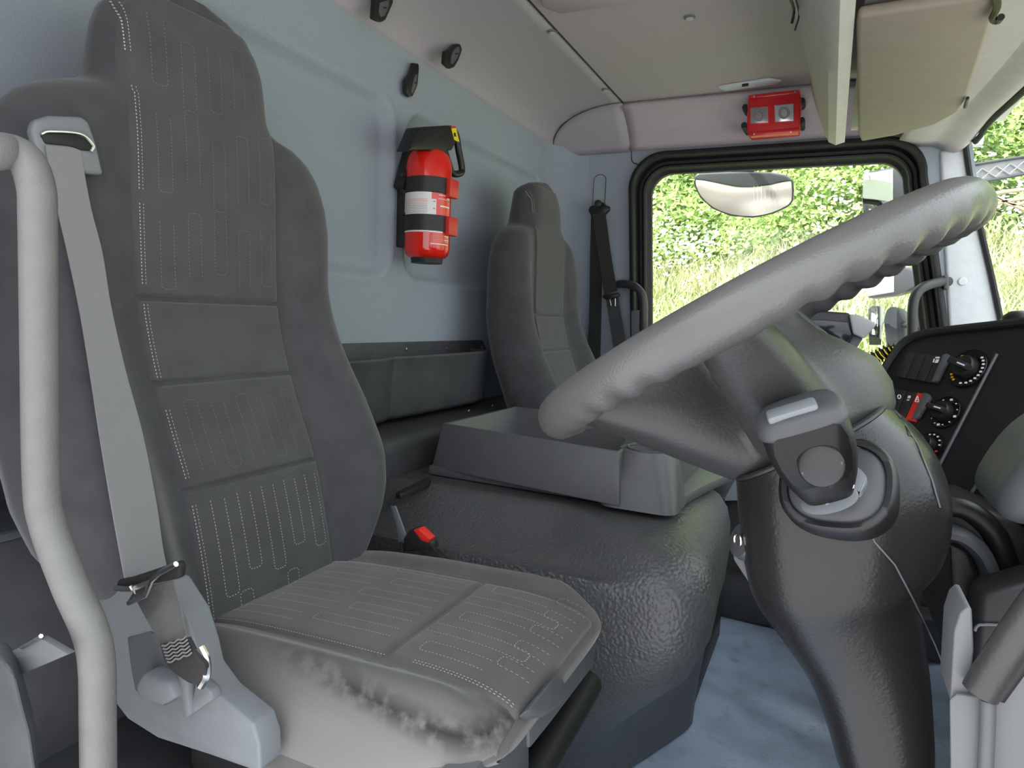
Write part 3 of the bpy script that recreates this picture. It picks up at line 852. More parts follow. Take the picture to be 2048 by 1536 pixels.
# ================================================================== FIRE EXTINGUISHER
EX = -0.915
eb = pX(852, 521, EX); et = pX(858, 300, EX)
EY, ER = eb.y + 0.003, 0.056
def ez(py): return pX(855, py, EX).z
fe = thing('fire_extinguisher', (EX, EY, eb.z), 'small red fire extinguisher strapped upright to the rear wall between the seats', 'fire extinguisher')
EC = Vector((EX, EY, 0))
zb0, zd = ez(519), ez(338)
zt0 = ez(299)
prof = [(0.030, zb0), (ER - 0.012, zb0 + 0.003), (ER - 0.003, zb0 + 0.012), (ER, zb0 + 0.025), (ER, zd)]
for k in range(1, 9):
    a = math.pi / 2 * k / 9
    prof.append((0.018 + (ER - 0.018) * math.cos(a) ** 0.65, zd + (zt0 - zd) * math.sin(a)))
MB().lathe(prof, EC, n=48).build('cylinder', 'red_paint', fe, smooth=50)
MB().lathe([(0.038, zb0 - 0.010), (0.040, zb0 + 0.004)], EC, n=32).build('foot_ring', 'rubber', fe)
ACAM = math.atan2(-EY, -EX)
def patch(a0, a1, z0, z1, r, m, name):
    rows = []
    for zz in (z0, z1):
        rows.append([EC + Vector((r * math.cos(ACAM + math.radians(a)), r * math.sin(ACAM + math.radians(a)), zz)) for a in np.linspace(a0, a1, 16)])
    MB().grid(rows).build(name, m, fe, smooth=60)
patch(-85, 8, ez(435), ez(389), ER + 0.0005, 'label_white', 'paper_label')
patch(8, 20, ez(435), ez(404), ER + 0.0005, 'label_white', 'paper_label')
for k in range(9):
    zz = ez(431) + k * 0.0038
    patch(-70, -2, zz, zz + 0.0009, ER + 0.0009, 'label_pink' if k > 4 else 'label_grey', 'label_print')
for k, (a0, a1, py, h) in enumerate(((26, 60, 396, .002), (24, 62, 403, .0012), (30, 64, 418, .0035), (12, 17, 410, .003), (12, 17, 424, .003), (52, 64, 401, .003))):
    patch(a0, a1, ez(py), ez(py) + h, ER + 0.0009, 'label_white' if k not in (3, 4) else 'label_grey', 'label_print')
patch(-80, 40, ez(469), ez(465), ER + 0.0005, 'label_white', 'paper_label')
patch(8, 62, ez(492), ez(490), ER + 0.0005, 'label_white', 'label_print')
for k in range(5):
    zz = ez(487) + k * 0.0045
    patch(12, 42, zz, zz + 0.0022, ER + 0.0006, 'label_pink', 'label_print')
    patch(46, 64, zz, zz + 0.0022, ER + 0.0006, 'label_white' if k % 2 else 'label_pink', 'label_print')
patch(-10, 4, ez(500), ez(468), ER + 0.0005, 'label_pink', 'label_print')
for (ya, yb) in ((391, 359), (466, 434)):
    z0, z1 = ez(ya), ez(yb)
    rows = []
    for r, zz in ((ER, z0), (ER + 0.003, z0 + 0.001), (ER + 0.003, z1 - 0.001), (ER, z1)):
        rows.append([EC + Vector((r * math.cos(ACAM + math.radians(a)), r * math.sin(ACAM + math.radians(a)), zz)) for a in np.linspace(-140, 150, 48)])
    MB().grid(rows).build('strap', 'dark_plastic', fe, smooth=60)
    zc = (z0 + z1) / 2
    a = ACAM + math.radians(52)
    u = Vector((math.cos(a), math.sin(a), 0)); t_ = Vector((-u.y, u.x, 0))
    cpt = EC + u * (ER + 0.006) + t_ * 0.012 + Vector((0, 0, zc - 0.004))
    rot = Matrix((u, t_, Vector((0, 0, 1)))).transposed()
    MB().box(cpt, (0.016, 0.036, (z1 - z0) + 0.006), rot).build('strap_clip', 'red_clip', fe, bevel=0.002)
    for s in (z0, z1):
        MB().lathe([(0.005, 0), (0.005, 0.012)], EC + Vector((-0.03, -ER - 0.004, s)), (0, -1, 0), 10).build('strap_stud', 'rubber', fe)
MB().box((XR + 0.004, EY, (zb0 + zd) / 2), (0.045, 0.05, 0.16)).build('wall_bracket', 'dark_plastic', fe, bevel=0.004)
# head and carrying handle
hx = EX + 0.01
head = [(838, 254), (900, 250), (908, 262), (913, 285), (905, 300), (890, 303), (880, 318), (858, 300), (825, 300), (818, 303)]
MB().prism([pX(a, b, hx + 0.02) for a, b in head], (-0.038, 0, 0)).build('valve_head', 'black_plastic', fe, bevel=0.009, seg=3)
MB().prism([pX(a, b, hx - 0.045) for a, b in ((826, 296), (838, 268), (850, 300), (830, 345), (812, 380), (806, 372))], (-0.03, 0, 0)).build('head_side', 'black_plastic', fe, bevel=0.004)
grip = [pX(a, b, hx + 0.012) for a, b in ((900, 258), (911, 268), (917, 300), (924, 338), (919, 347), (904, 346), (897, 328), (888, 300))]
MB().tube(grip, 0.0088, 12, per=4).build('carry_handle', 'black_plastic', fe, smooth=60)
MB().prism([pX(a, b, hx + 0.0215) for a, b in ((903, 257), (912, 255), (919, 284), (909, 280))], (-0.004, 0.002, 0)).build('yellow_tag', 'yellow_label', fe)
MB().prism([pX(a, b, hx + 0.0220) for a, b in ((902, 252), (911, 252), (912, 256), (903, 257))], (-0.004, 0.002, 0)).build('red_tag', 'red_clip', fe)
MB().prism([pX(a, b, hx + 0.0228) for a, b in ((908, 266), (911, 265), (912.5, 273), (909.5, 273))], (-0.003, 0.001, 0)).build('tag_mark', 'black_plastic', fe)

# ================================================================== HOOKS, SCREW CAPS
def hook(outline, face, X, label):
    c = pX(*outline[len(outline) // 2], X)
    h = thing('coat_hook', c, label, 'hook', 'black coat hooks at the rear of the headliner')
    MB().prism([pX(a, b, X) for a, b in outline], (-0.013, 0.0, 0.002)).build('hook_body', 'black_plastic', h, bevel=0.003)
    MB().prism([pX(a, b, X + 0.0012) for a, b in face], (-0.003, 0, 0)).build('hook_face', 'mid_plastic', h, bevel=0.0008)
    cx = sum(a for a, b in face) / len(face); cy = sum(b for a, b in face) / len(face)
    MB().prism([pX(cx + a, cy + b, X + 0.002) for a, b in ((0, -4), (6, -4), (6, -1), (0, -1))], (-0.002, 0, 0)).build('hook_slot', 'rubber', h)
hook([(752, -22), (786, -18), (787, 6), (772, 40), (763, 45), (748, 38), (750, 10)], [(760, 5), (778, 0), (778, 12), (770, 32), (762, 34), (758, 24)], -0.935, 'topmost black coat hook, cut by the top edge of the picture')
hook([(911, 89), (921, 88), (925, 99), (918, 120), (909, 135), (901, 138), (890, 128), (892, 103), (902, 97)], [(911, 96), (918, 93), (920, 102), (914, 118), (906, 128), (902, 126), (904, 108)], -0.925, 'black coat hook furthest right, on the sloping headliner')
hook([(829, 126), (838, 127), (839, 137), (836, 171), (826, 193), (819, 195), (813, 186), (813, 161), (822, 150), (827, 137)], [(831, 150), (835, 148), (833, 172), (826, 188), (823, 184), (826, 168)], -0.968, 'black coat hook directly above the fire extinguisher')
for (px, py, lb) in ((1105, 62, 'round grey screw cap on the roof joint, further from the door'), (1212, 178, 'round grey screw cap on the roof joint close to the passenger door header'), (1380, 33, 'pale round screw cap in the middle of the headliner')):
    sc_ = thing('screw_cap', pZ(px, py, ZR), lb, 'screw cap', 'headliner screw caps')
    MB().lathe([(0.0135, 0.0), (0.013, 0.004), (0.010, 0.0055)], pZ(px, py, ZR), (0, 0, -1), 24).build('cap_rim', 'grey_plastic', sc_)
    MB().lathe([(0.0095, 0.0), (0.009, 0.0065), (0.002, 0.007)], pZ(px, py, ZR), (0, 0, -1), 24).build('cap_button', 'shelf_plastic', sc_)

# ================================================================== RED LAMP, COURTESY LAMP
YL = 2.285
rl = thing('warning_lamp', pY(1547, 268, YL), 'square red warning lamp with two clear lenses on the cove above the passenger window', 'lamp')
MB().prism([pY(a, b, YL) for a, b in ((1495, 196), (1600, 184), (1603, 205), (1599, 266), (1498, 273), (1493, 262))], (0, 0.04, 0)).build('housing', 'red_lamp', rl, bevel=0.006, seg=3)
MB().prism([pY(a, b, YL - 0.006) for a, b in ((1496, 190), (1598, 179), (1600, 186), (1498, 198))], (0, 0.05, 0)).build('top_rail', 'red_lamp', rl, bevel=0.003)
MB().prism([pY(a, b, YL - 0.006) for a, b in ((1496, 264), (1598, 254), (1598, 264), (1500, 273))], (0, 0.05, 0)).build('bottom_rail', 'red_lamp', rl, bevel=0.003)
for (q, m) in ((((1501, 216), (1536, 213), (1536, 245), (1501, 247)), 'lens_grey'), (((1549, 211), (1587, 207), (1587, 241), (1550, 244)), 'lens_silver')):
    cx = sum(a for a, b in q) / 4; cy = sum(b for a, b in q) / 4
    MB().prism([pY(cx + (a - cx) * 1.12, cy + (b - cy) * 1.12, YL - 0.002) for a, b in q], (0, 0.004, 0)).build('lens_frame', 'red_clip', rl, bevel=0.001)
    MB().prism([pY(a, b, YL - 0.004) for a, b in q], (0, 0.004, 0)).build('lens', m, rl, bevel=0.001)
    MB().tube([pY(cx + 9 * math.cos(t), cy + 10 * math.sin(t), YL - 0.005) for t in np.linspace(0, 6.28, 12, endpoint=False)], 0.0035, 6, closed=True, per=2).build('lens_bulb', 'lens_grey', rl)
for a, b in ((1490, 214), (1488, 250), (1604, 201), (1603, 240)):
    MB().lathe([(0.009, 0), (0.010, 0.02), (0.007, 0.10)], pY(a, b, YL + 0.012), (0, 1, 0), 14).build('rubber_foot', 'rubber', rl)
for a, b in ((1508, 193), (1590, 184), (1508, 268), (1582, 263)):
    MB().lathe([(0.003, 0), (0.002, 0.002)], pY(a, b, YL - 0.006), (0, -1, 0), 10).build('screw', 'lens_silver', rl)
cl = thing('courtesy_lamp', pZ(1500, 165, ZR), 'slim oblong courtesy lamp at the edge of the headliner above the red lamp', 'lamp')
MB().prism([pZ(a, b, ZR) for a, b in ((1436, 170), (1540, 154), (1563, 158), (1548, 165), (1450, 178))], (0, 0, -0.008)).build('lens', 'pillar_plastic', cl, bevel=0.003)
MB().prism([pZ(a, b, ZR - 0.0075) for a, b in ((1484, 168), (1497, 166), (1497, 170), (1484, 172))], (0, 0, -0.003)).build('switch', 'black_plastic', cl)

# ================================================================== OVERHEAD SHELF, VISORS
sh = thing('overhead_shelf', (0.0, 1.3, 1.55), 'pale grey overhead storage shelf lip behind the sun visors', 'shelf')
prof = [(0.018, 1.553), (-0.006, 1.546), (-0.026, 1.556), (-0.040, 1.585), (-0.060, 1.635), (-0.082, 1.70), (-0.088, 1.733), (-0.050, 1.733), (-0.036, 1.66), (-0.010, 1.60), (0.018, 1.585)]
rings = []
for y in np.linspace(0.25, 2.30, 42):
    k = 0.020 * sstep(1.70, 1.95, y) - 0.02 * sstep(2.05, 2.3, y)
    rings.append([Vector((x - 0.022 - (0.03 * sstep(1.56, 1.72, z)) * (1 - sstep(1.6, 2.25, y)) * 0.9, y, z)) for x, z in prof])
MB().loft(rings).build('lip', 'shelf_plastic', sh, smooth=35)
MB().box((0.16, 1.29, 1.592), (0.30, 2.02, 0.012)).build('shelf_floor', 'shelf_plastic', sh)
MB().prism([pX(a, b, -0.10) for a, b in ((1611, 42), (1622, 44), (1645, 126), (1634, 124))], (0.014, 0, 0)).build('edge_strip', 'shelf_edge', sh, bevel=0.001)
MB().prism([pX(a, b, -0.055) for a, b in ((1656, 165), (1665, 170), (1677, 215), (1678, 248), (1670, 274), (1664, 268), (1669, 240), (1667, 215))], (0.014, 0, 0)).build('edge_strip', 'shelf_edge', sh, bevel=0.001)
MB().tube([pX(1578, -10, -0.12), pX(1588, 20, -0.12), pX(1584, 45, -0.12)], 0.003, 6).build('net_cord', 'black_plastic', sh)
MB().tube([pX(1592, 0, -0.115), pX(1598, 30, -0.115), pX(1590, 60, -0.115)], 0.002, 6).build('net_cord', 'black_plastic', sh)
ZV = 1.548
def visor(poly, label, clip=None):
    v = thing('sun_visor', poly[0], label, 'sun visor')
    MB().prism(poly, (0, 0, 0.022)).build('visor_board', 'visor_vinyl', v, bevel=0.008, seg=3)
    return v
v1 = visor([pZ(a, b, ZV) for a, b in ((1722, 284), (1716, 268), (1712, 50), (1716, 36), (1805, 22), (1986, -4), (1996, 6), (1978, 60), (1932, 200), (1915, 226), (1870, 250), (1790, 272))], 'wide beige folded-up sun visor in front of the passenger seat')
MB().tube([pZ(1992, -16, ZV), pZ(1994, 14, ZV - 0.006), pZ(1985, 36, ZV - 0.01), pZ(1995, 42, ZV - 0.012), pZ(2002, 34, ZV - 0.012)], 0.006, 8).build('visor_clip', 'black_plastic', v1)
MB().tube([pZ(1935, 196, ZV - 0.004), pZ(1930, 214, ZV - 0.004)], 0.004, 8, per=1).build('visor_pin', 'black_plastic', v1)
v2 = visor([Vector(p) for p in ((0.0, 0.32, ZV), (0.21, 0.32, ZV), (0.21, 1.30, ZV), (0.19, 1.315, ZV), (0.02, 1.325, ZV), (0.0, 1.31, ZV))], 'beige sun visor on the driver side, only its edge showing at the top')

# ================================================================== ENGINE TUNNEL + TRAY
def plan(yn, xf_n, xf_f, z, inset=0.0, r=0.10):
    C_ = [(-0.842, yn + inset), (xf_n - inset, yn + inset), (xf_f - inset, 1.715 - inset), (-0.842, 1.715 - inset)]
    out = []
    n = 9
    for i, (x, y) in enumerate(C_):
        p = Vector((x, y, z)); a = Vector((*C_[i - 1], z)); b = Vector((*C_[(i + 1) % 4], z))
        rr = r if i == 1 else (0.12 if i == 2 else 0.01)
        da, db = (a - p).normalized(), (b - p).normalized()
        s, e = p + da * rr, p + db * rr
        for k in range(n):
            t = k / (n - 1)
            out.append(s * (1 - t) ** 2 + p * 2 * t * (1 - t) + e * t * t)
    return out
tun = thing('engine_tunnel', (-0.5, 1.5, 0.0), 'black leather-grained engine tunnel between the two seats', 'engine tunnel')
rings = []
for z, ins in ((0.0, 0), (0.05, 0.0), (0.12, 0), (0.2, 0), (0.3, 0), (0.4, 0), (0.48, 0.002), (0.54, 0.006), (0.575, 0.014), (0.60, 0.028), (0.617, 0.048), (0.627, 0.070), (0.631, 0.09), (0.633, 0.12)):
    k = sstep(0.0, 0.5, z)
    yn = 1.17 - 0.145 * k; xn = sinterp([(0.0, -0.43), (0.1, -0.40), (0.2, -0.35), (0.33, -0.235), (0.42, -0.155), (0.5, -0.125), (0.56, -0.118), (0.64, -0.118)], z); xf = -0.20 + 0.025 * k
    rings.append(plan(yn, xn, xf, z, ins, r=0.10 + 0.05 * (1 - k)))
def dense(r):      # refine along the loop
    out = []
    for i in range(len(r)):
        a, b = r[i], r[(i + 1) % len(r)]; n = max(1, int((b - a).length / 0.025))
        out += [a + (b - a) * (k / n) for k in range(n)]
    return out
# consistent refinement: use the last ring's segment counts
cnt = [max(1, int((rings[5][(i + 1) % len(rings[5])] - rings[5][i]).length / 0.025)) for i in range(len(rings[5]))]
def refine(r):
    out = []
    for i in range(len(r)):
        a, b = r[i], r[(i + 1) % len(r)]
        out += [a + (b - a) * (k / cnt[i]) for k in range(cnt[i])]
    return out
rings = [refine(r) for r in rings]
cen = Vector((-0.5, 1.4, 0.633))
for t in [q / 26 for q in range(1, 26)] + [0.99]:
    rings.append([p + (cen - p) * t for p in rings[13]])
def tun_def(p):
    # the deck falls away towards the driver seat along a diagonal ridge
    if p.z > 0.56:
        k = sstep(0.56, 0.62, p.z)
        ye = 1.20 - 0.60 * max(0.0, p.x + 0.44)
        wl_ = 1.06 + 0.0 * p.x
        drop = 0.046 * sstep(0.0, 0.085, ye - p.y) * (1 - 0.0 * sstep(-0.2, -0.12, p.x))
        lip = 0.005 * math.exp(-((p.y - ye - 0.01) / 0.02) ** 2)
        p = p + Vector((0, 0, k * (lip - drop)))
    return p
rings = [[tun_def(p) for p in r] for r in rings]
MB().loft(rings).build('tunnel_cover', 'tunnel_leather', tun, smooth=60)
MB().prism([pZ(a, b, 0.634) for a, b in ((790, 996), (858, 962), (862, 968), (858, 975), (800, 1000))], (0, 0, 0.012)).build('mat_edge', 'dark_plastic', tun, bevel=0.003)

ZT, ZB = 0.75, 0.634
A = pZ(885, 846, ZT); B = pZ(1238, 903, ZT); Dp = pZ(1030, 812, ZT); Cc = B + (Dp - A)
Cc.y = min(Cc.y, 1.69)
tray = thing('storage_tray', (-0.5, 1.45, ZB), 'dark grey plastic storage tray with cup holder on top of the engine tunnel', 'storage tray')
a0, b0 = A + Vector((-0.012, -0.022, ZB + 0.016 - ZT)), B + Vector((0.012, -0.022, ZB + 0.016 - ZT))
c0, d0 = Cc + Vector((0.02, 0.02, ZB + 0.016 - ZT)), Dp + Vector((-0.02, 0.02, ZB + 0.016 - ZT))
cen = (A + B + Cc + Dp) / 4
def ins(p, k, z): 
    q = p + (Vector((cen.x, cen.y, p.z)) - p).normalized() * k; q.z = z; return q
rings = [[a0, b0, c0, d0], [A, B, Cc, Dp], [ins(p, 0.010, ZT) for p in (A, B, Cc, Dp)], [ins(p, 0.035, ZB + 0.022) for p in (A, B, Cc, Dp)]]
MB().loft(rings).build('bin', 'tray_plastic', tray, bevel=0.0035, seg=2)
MB().prism([a0 + Vector((-0.006, -0.006, -0.016)), pZ(1342, 1029, ZB), pZ(1408, 990, ZB), c0 + Vector((0.14, 0.0, -0.016)), d0 + Vector((-0.006, 0.01, -0.016))], (0, 0, 0.022)).build('base_flange', 'tray_plastic', tray, bevel=0.006)
cup_c = pZ(1296, 897, ZT)
def cupring(w, h, z, r, dx=0, dy=0):
    return [Vector((cup_c.x + x + dx, cup_c.y + y + dy, z)) for x, y in rrect(w, h, r, 7)]
def circ(r, z, n=32):
    out = []
    for sx, a0_ in ((0, 0), (0, 90), (0, 180), (0, 270)):
        for k in range(8):
            a = math.radians(a0_ + 90 * k / 7 * 0.999)
            out.append(Vector((cup_c.x + r * math.cos(a), cup_c.y + r * math.sin(a), z)))
    return out
MB().loft([cupring(0.150, 0.135, ZB + 0.01, 0.03, 0.0, -0.012), cupring(0.125, 0.115, ZT - 0.035, 0.045), cupring(0.112, 0.105, ZT - 0.006, 0.05), cupring(0.106, 0.10, ZT, 0.048), circ(0.041, ZT), circ(0.0395, ZT - 0.006), circ(0.036, ZT - 0.07)]).build('cup_holder', 'tray_plastic', tray, smooth=50)
MB().tube(circ(0.040, ZT + 0.001)[::2], 0.0022, 6, closed=True, per=2).build('cup_rim', 'mid_plastic', tray)
MB().prism([pZ(a, b, ZT - 0.02) for a, b in ((1287, 902), (1290, 897), (1318, 897), (1316, 905))], (0, 0, 0.012)).build('cup_insert', 'shelf_plastic', tray)
MB().box(((B.x + 0.03), cup_c.y + 0.21, ZT - 0.055), (0.12, 0.30, 0.11)).build('front_block', 'tray_plastic', tray, bevel=0.008)

# ================================================================== REAR WALL POCKETS
pk = thing('wall_pocket', (-0.95, 1.4, 0.75), 'long dark grey map pocket screwed to the rear wall beneath the fire extinguisher', 'pocket')
top = [(0.99, -0.975), (1.03, -0.90), (1.09, -0.872), (1.18, -0.868), (1.25, -0.880), (1.275, -0.893), (1.30, -0.890), (1.40, -0.882), (1.60, -0.876), (1.72, -0.882), (1.77, -0.905), (1.785, -0.94), (1.788, -0.978)]
tp_ = smooth_path([Vector((x, y, 0)) for y, x in top], 5)
rows = []
for z, k in ((0.748, 0.80), (0.76, 0.86), (0.80, 0.90), (0.85, 0.95), (0.888, 0.99), (0.895, 1.02)):
    rows.append([Vector((-0.978 + (p.x + 0.978) * k, 1.39 + (p.y - 1.39) * (0.985 + 0.015 * k), z)) for p in tp_])
pb = MB().grid(rows).build('pocket_front', 'pocket_plastic', pk, smooth=60)
md = pb.modifiers.new('thickness', 'SOLIDIFY'); md.thickness = 0.004; md.offset = 0
MB().prism([Vector((-0.978 + (p.x + 0.978) * 0.80, 1.39 + (p.y - 1.39) * 0.997, 0.749)) for p in tp_], (0, 0, 0.004)).build('pocket_floor', 'pocket_plastic', pk)
MB().prism([Vector((-0.986, y, z)) for y, z in ((0.98, 0.74), (1.80, 0.74), (1.80, 0.86), (1.895, 0.875), (1.90, 0.895), (1.885, 0.913), (1.87, 0.918), (0.98, 0.922))], (0.006, 0, 0)).build('back_plate', 'pocket_plastic', pk, bevel=0.002)
for px, py in ((812, 698), (892, 697), (963, 694), (972, 700)):
    MB().lathe([(0.005, 0), (0.0045, 0.003), (0.002, 0.004)], pX(px, py, -0.980), (1, 0, 0), 12).build('screw', 'dull_metal', pk)
for px, py in ((937, 822), (985, 812)):
    MB().lathe([(0.005, 0), (0.0045, 0.003), (0.002, 0.004)], pX(px, py, -0.852), (1, 0, 0), 12).build('screw', 'dull_metal', pk)

bp = thing('rear_panel', (-0.97, 0.5, 0.75), 'black plastic panel on the rear wall behind the grab rail at the left edge', 'panel')
MB().prism([pX(a, b, -0.975) for a, b in ((-60, 848), (150, 836), (210, 1000), (210, 1060), (-60, 1060))], (0.012, 0, 0)).build('plate', 'pocket_plastic', bp, bevel=0.003)
MB().lathe([(0.008, 0), (0.008, 0.004), (0.003, 0.006)], pX(12, 877, -0.963), (1, 0, 0), 14).build('screw', 'dull_metal', bp)
sbn = thing('storage_bin', (-0.80, 0.45, 0.3), 'large dark grey storage bin with rounded bottom behind the grab rail', 'bin')
YB_ = -0.865
MB().prism([pX(a, b, YB_) for a, b in ((-80, 1100), (0, 1082), (60, 1062), (130, 1042), (152, 1040), (164, 1062), (188, 1150), (192, 1250), (180, 1320), (150, 1390), (90, 1462), (40, 1500), (-80, 1520))], (-0.09, 0, 0)).build('bin_body', 'pocket_plastic', sbn, bevel=0.015, seg=3)
MB().tube([pX(a, b, YB_ + 0.004) for a, b in ((-60, 1090), (0, 1076), (60, 1060), (128, 1040), (152, 1040), (162, 1060))], 0.006, 8).build('bin_rim', 'mid_plastic', sbn)
stk = thing('door_striker', pY(40, 1345, 0.30), 'dark bent metal striker plate at the lower left door pillar', 'bracket')
MB().prism([pY(a, b, 0.30) for a, b in ((-30, 1322), (0, 1312), (80, 1276), (137, 1309), (36, 1352), (8, 1322))], (0, 0.006, 0)).build('plate', 'dull_metal', stk, bevel=0.001)
stk.children[0].data.materials[0] = MAT['mid_plastic']
MB().tube([pY(44, 1294, 0.299), pY(62, 1284, 0.299), pY(82, 1272, 0.299)], 0.0018, 6, per=2).build('bright_edge', 'chrome', stk)
pt = MB().prism([pY(a, b, 0.285) for a, b in ((-60, 1310), (4, 1318), (30, 1352), (46, 1420), (60, 1470), (70, 1540), (72, 1620), (-60, 1620))], (-0.03, 0.02, 0)).build('trim_5', 'pocket_plastic', bevel=0.006, seg=3)
struct(pt, 'dark grey door pillar trim in the lower left corner')
pf = MB().prism([pZ(a, b, 0.42) for a, b in ((30, 1520), (170, 1372), (250, 1420), (520, 1545), (520, 1620), (30, 1650))], (0, 0, -0.42)).build('trim_6', 'pocket_plastic', bevel=0.01)
struct(pf, 'grey raised platform under the driver seat side')

# ================================================================== STEERING WHEEL
WC = Vector((-0.0785, 0.71, 0.9995)); TH = 0.554
E1 = Vector((math.cos(TH), 0, math.sin(TH))); E2 = Vector((0, 1, 0)); EN = Vector((-math.sin(TH), 0, math.cos(TH)))
def wl(a, y, n): return WC + E1 * a + E2 * y + EN * n
sw = thing('steering_wheel', wl(0, 0, -0.14), 'large black truck steering wheel with finger grips under the rim, seen edge-on', 'steering wheel')
RW, RT = 0.206, 0.0205
rings = []
NA = 360
for i in range(NA):
    A_ = 2 * math.pi * i / NA
    r = []
    deg = math.degrees(A_) % 360
    spoke = max(math.exp(-((((deg - s + 180) % 360) - 180) / 13.0) ** 2) for s in (270, 90, 220, 140))
    for k in range(20):
        b = 2 * math.pi * k / 20
        under = 1.25 * max(0.0, -math.sin(b) - 0.15 - 0.1 * math.cos(b))
        wave = (0.5 - 0.5 * math.cos(A_ * 42)) * under * (1 - min(1, 1.3 * spoke))
        q = RT * (1 - 0.20 * wave)
        q *= 1.0 + 0.10 * max(0, -math.sin(b)) 
        r.append(wl((RW + q * math.cos(b)) * math.cos(A_), (RW + q * math.cos(b)) * math.sin(A_), q * math.sin(b)))
    rings.append(r)
MB().grid(rings + [rings[0]], closed_u=True).build('rim', 'wheel_rim', sw, smooth=60)
def spoke_s(deg, wdt):
    return max(math.exp(-(abs((((deg - s + 180) % 360) - 180)) / w_ / wdt) ** 4) for s, w_ in ((270, 16), (90, 16), (220, 17), (140, 17)))
levels = [(0.002, 0.055, 0.055, 1), (-0.002, 0.072, 0.11, 1.0), (-0.007, 0.078, 0.205, 0.72), (-0.017, 0.082, 0.200, 0.80), (-0.035, 0.086, 0.182, 0.95), (-0.058, 0.088, 0.158, 1.1), (-0.085, 0.088, 0.132, 1.3), (-0.110, 0.086, 0.108, 1.5), (-0.128, 0.080, 0.090, 1.7), (-0.138, 0.072, 0.076, 2), (-0.142, 0.058, 0.060, 2)]
rings = []
for n, r0, r1, wd_ in levels:
    r = []
    for k in range(120):
        d = 3.0 * k; s = spoke_s(d, wd_)
        fwd = max(0.0, math.cos(math.radians(d))) ** 2
        r0f = r0 * (1 - fwd * (0.50 * sstep(-0.10, -0.01, n)))
        rr = r0f + (r1 - r0f) * s; a = math.radians(d)
        r.append(wl(rr * math.cos(a) + 0.004, rr * math.sin(a), n))
    rings.append(r)
MB().loft(rings).build('hub', 'hub_leather', sw, smooth=60)
# pad seam on the near spoke
MB().tube([wl(0.02, -0.17, -0.006), wl(0.03, -0.12, -0.002), wl(0.045, -0.07, 0.0005)], 0.0012, 6).build('pad_seam', 'rubber', sw)

# ================================================================== STEERING COLUMN + SHIFT LEVER + KEY
sc0 = thing('steering_column', (0.18, 0.71, 0.0), 'black grained steering column shroud running down to the floor', 'steering column')
SECT = [((-0.072, 0.850), (0.052, 0.933), 0.098), ((-0.069, 0.828), (0.080, 0.910), 0.108), ((-0.064, 0.80), (0.099, 0.882), 0.113), ((-0.058, 0.768), (0.109, 0.848), 0.112), ((-0.047, 0.738), (0.107, 0.808), 0.106), ((-0.022, 0.706), (0.092, 0.776), 0.094), ((0.004, 0.672), (0.098, 0.735), 0.082), ((0.022, 0.635), (0.108, 0.685), 0.074), ((0.036, 0.595), (0.116, 0.63), 0.070), ((0.05, 0.55), (0.124, 0.57), 0.068), ((0.09, 0.30), (0.17, 0.30), 0.066), ((0.14, 0.0), (0.23, 0.0), 0.066)]
def sup(n, p=2.8):
    out = []
    for k in range(n):
        a = 2 * math.pi * k / n
        c, s = math.cos(a), math.sin(a)
        out.append((math.copysign(abs(c) ** (2 / p), c), math.copysign(abs(s) ** (2 / p), s)))
    return out
Ls = smooth_path([Vector((l[0], 0.71, l[1])) for l, r, h in SECT], 5); Rs = smooth_path([Vector((r[0], 0.71, r[1])) for l, r, h in SECT], 5)
Hs = smooth_path([Vector((h, 0, 0)) for l, r, h in SECT], 5)
rings = []
for l, r, h in zip(Ls, Rs, Hs):
    c = (l + r) / 2; a = (r - l) / 2
    rings.append([c + a * u + Vector((0, h.x * v, 0)) for u, v in sup(56)])
MB().loft(rings).build('shroud', 'shroud_leather', sc0, smooth=60)
# bead at the collar, vertical joint lines
c = (Ls[0] + Rs[0]) / 2; a = (Rs[0] - Ls[0]) / 2
MB().tube([c + a * (u * 0.97) + Vector((0, 0.098 * v * 0.97, 0)) + EN * 0.002 for u, v in sup(40)], 0.003, 8, closed=True, per=1).build('collar_seal', 'dark_plastic', sc0)
def on_shroud(px, py, it=0.001):
    """first hit of the pixel ray with the shroud, by marching its sections"""
    d = Vector(ray(px, py).tolist()); p0 = Vector(CAM.tolist())
    t = 0.45
    while t < 1.1:
        p = p0 + d * t
        for l, r, h in zip(Ls, Rs, Hs):
            pass
        best = None
        for i in range(len(Ls) - 1):
            l, r, h = Ls[i], Rs[i], Hs[i].x
            c = (l + r) / 2; a = (r - l); L = a.length / 2; u = a.normalized(); n = Vector((-u.z, 0, u.x))
            q = p - c
            dn = q.dot(n)
            if best is None or abs(dn) < abs(best[0]): best = (dn, abs(q.dot(u) / L), abs(q.y / h))
        if best and best[1] ** 2.8 + best[2] ** 2.8 < 1: return p
        t += it
    return p0 + d * 0.66
for path in (((1722, 1032), (1750, 1085), (1790, 1130), (1826, 1198), (1870, 1290), (1898, 1360)), ((1880, 1015), (1864, 960), (1836, 890), (1806, 842), (1785, 815))):
    pts = []
    for (p0_, p1_) in zip(path, path[1:]):
        for k in range(4): pts.append(on_shroud(p0_[0] + (p1_[0] - p0_[0]) * k / 4, p0_[1] + (p1_[1] - p0_[1]) * k / 4))
    pts = [p + (Vector(CAM.tolist()) - p).normalized() * 0.0018 for p in pts]
    MB().tube(pts, 0.0007, 6, per=1).build('joint_line', 'tray_plastic', sc0)
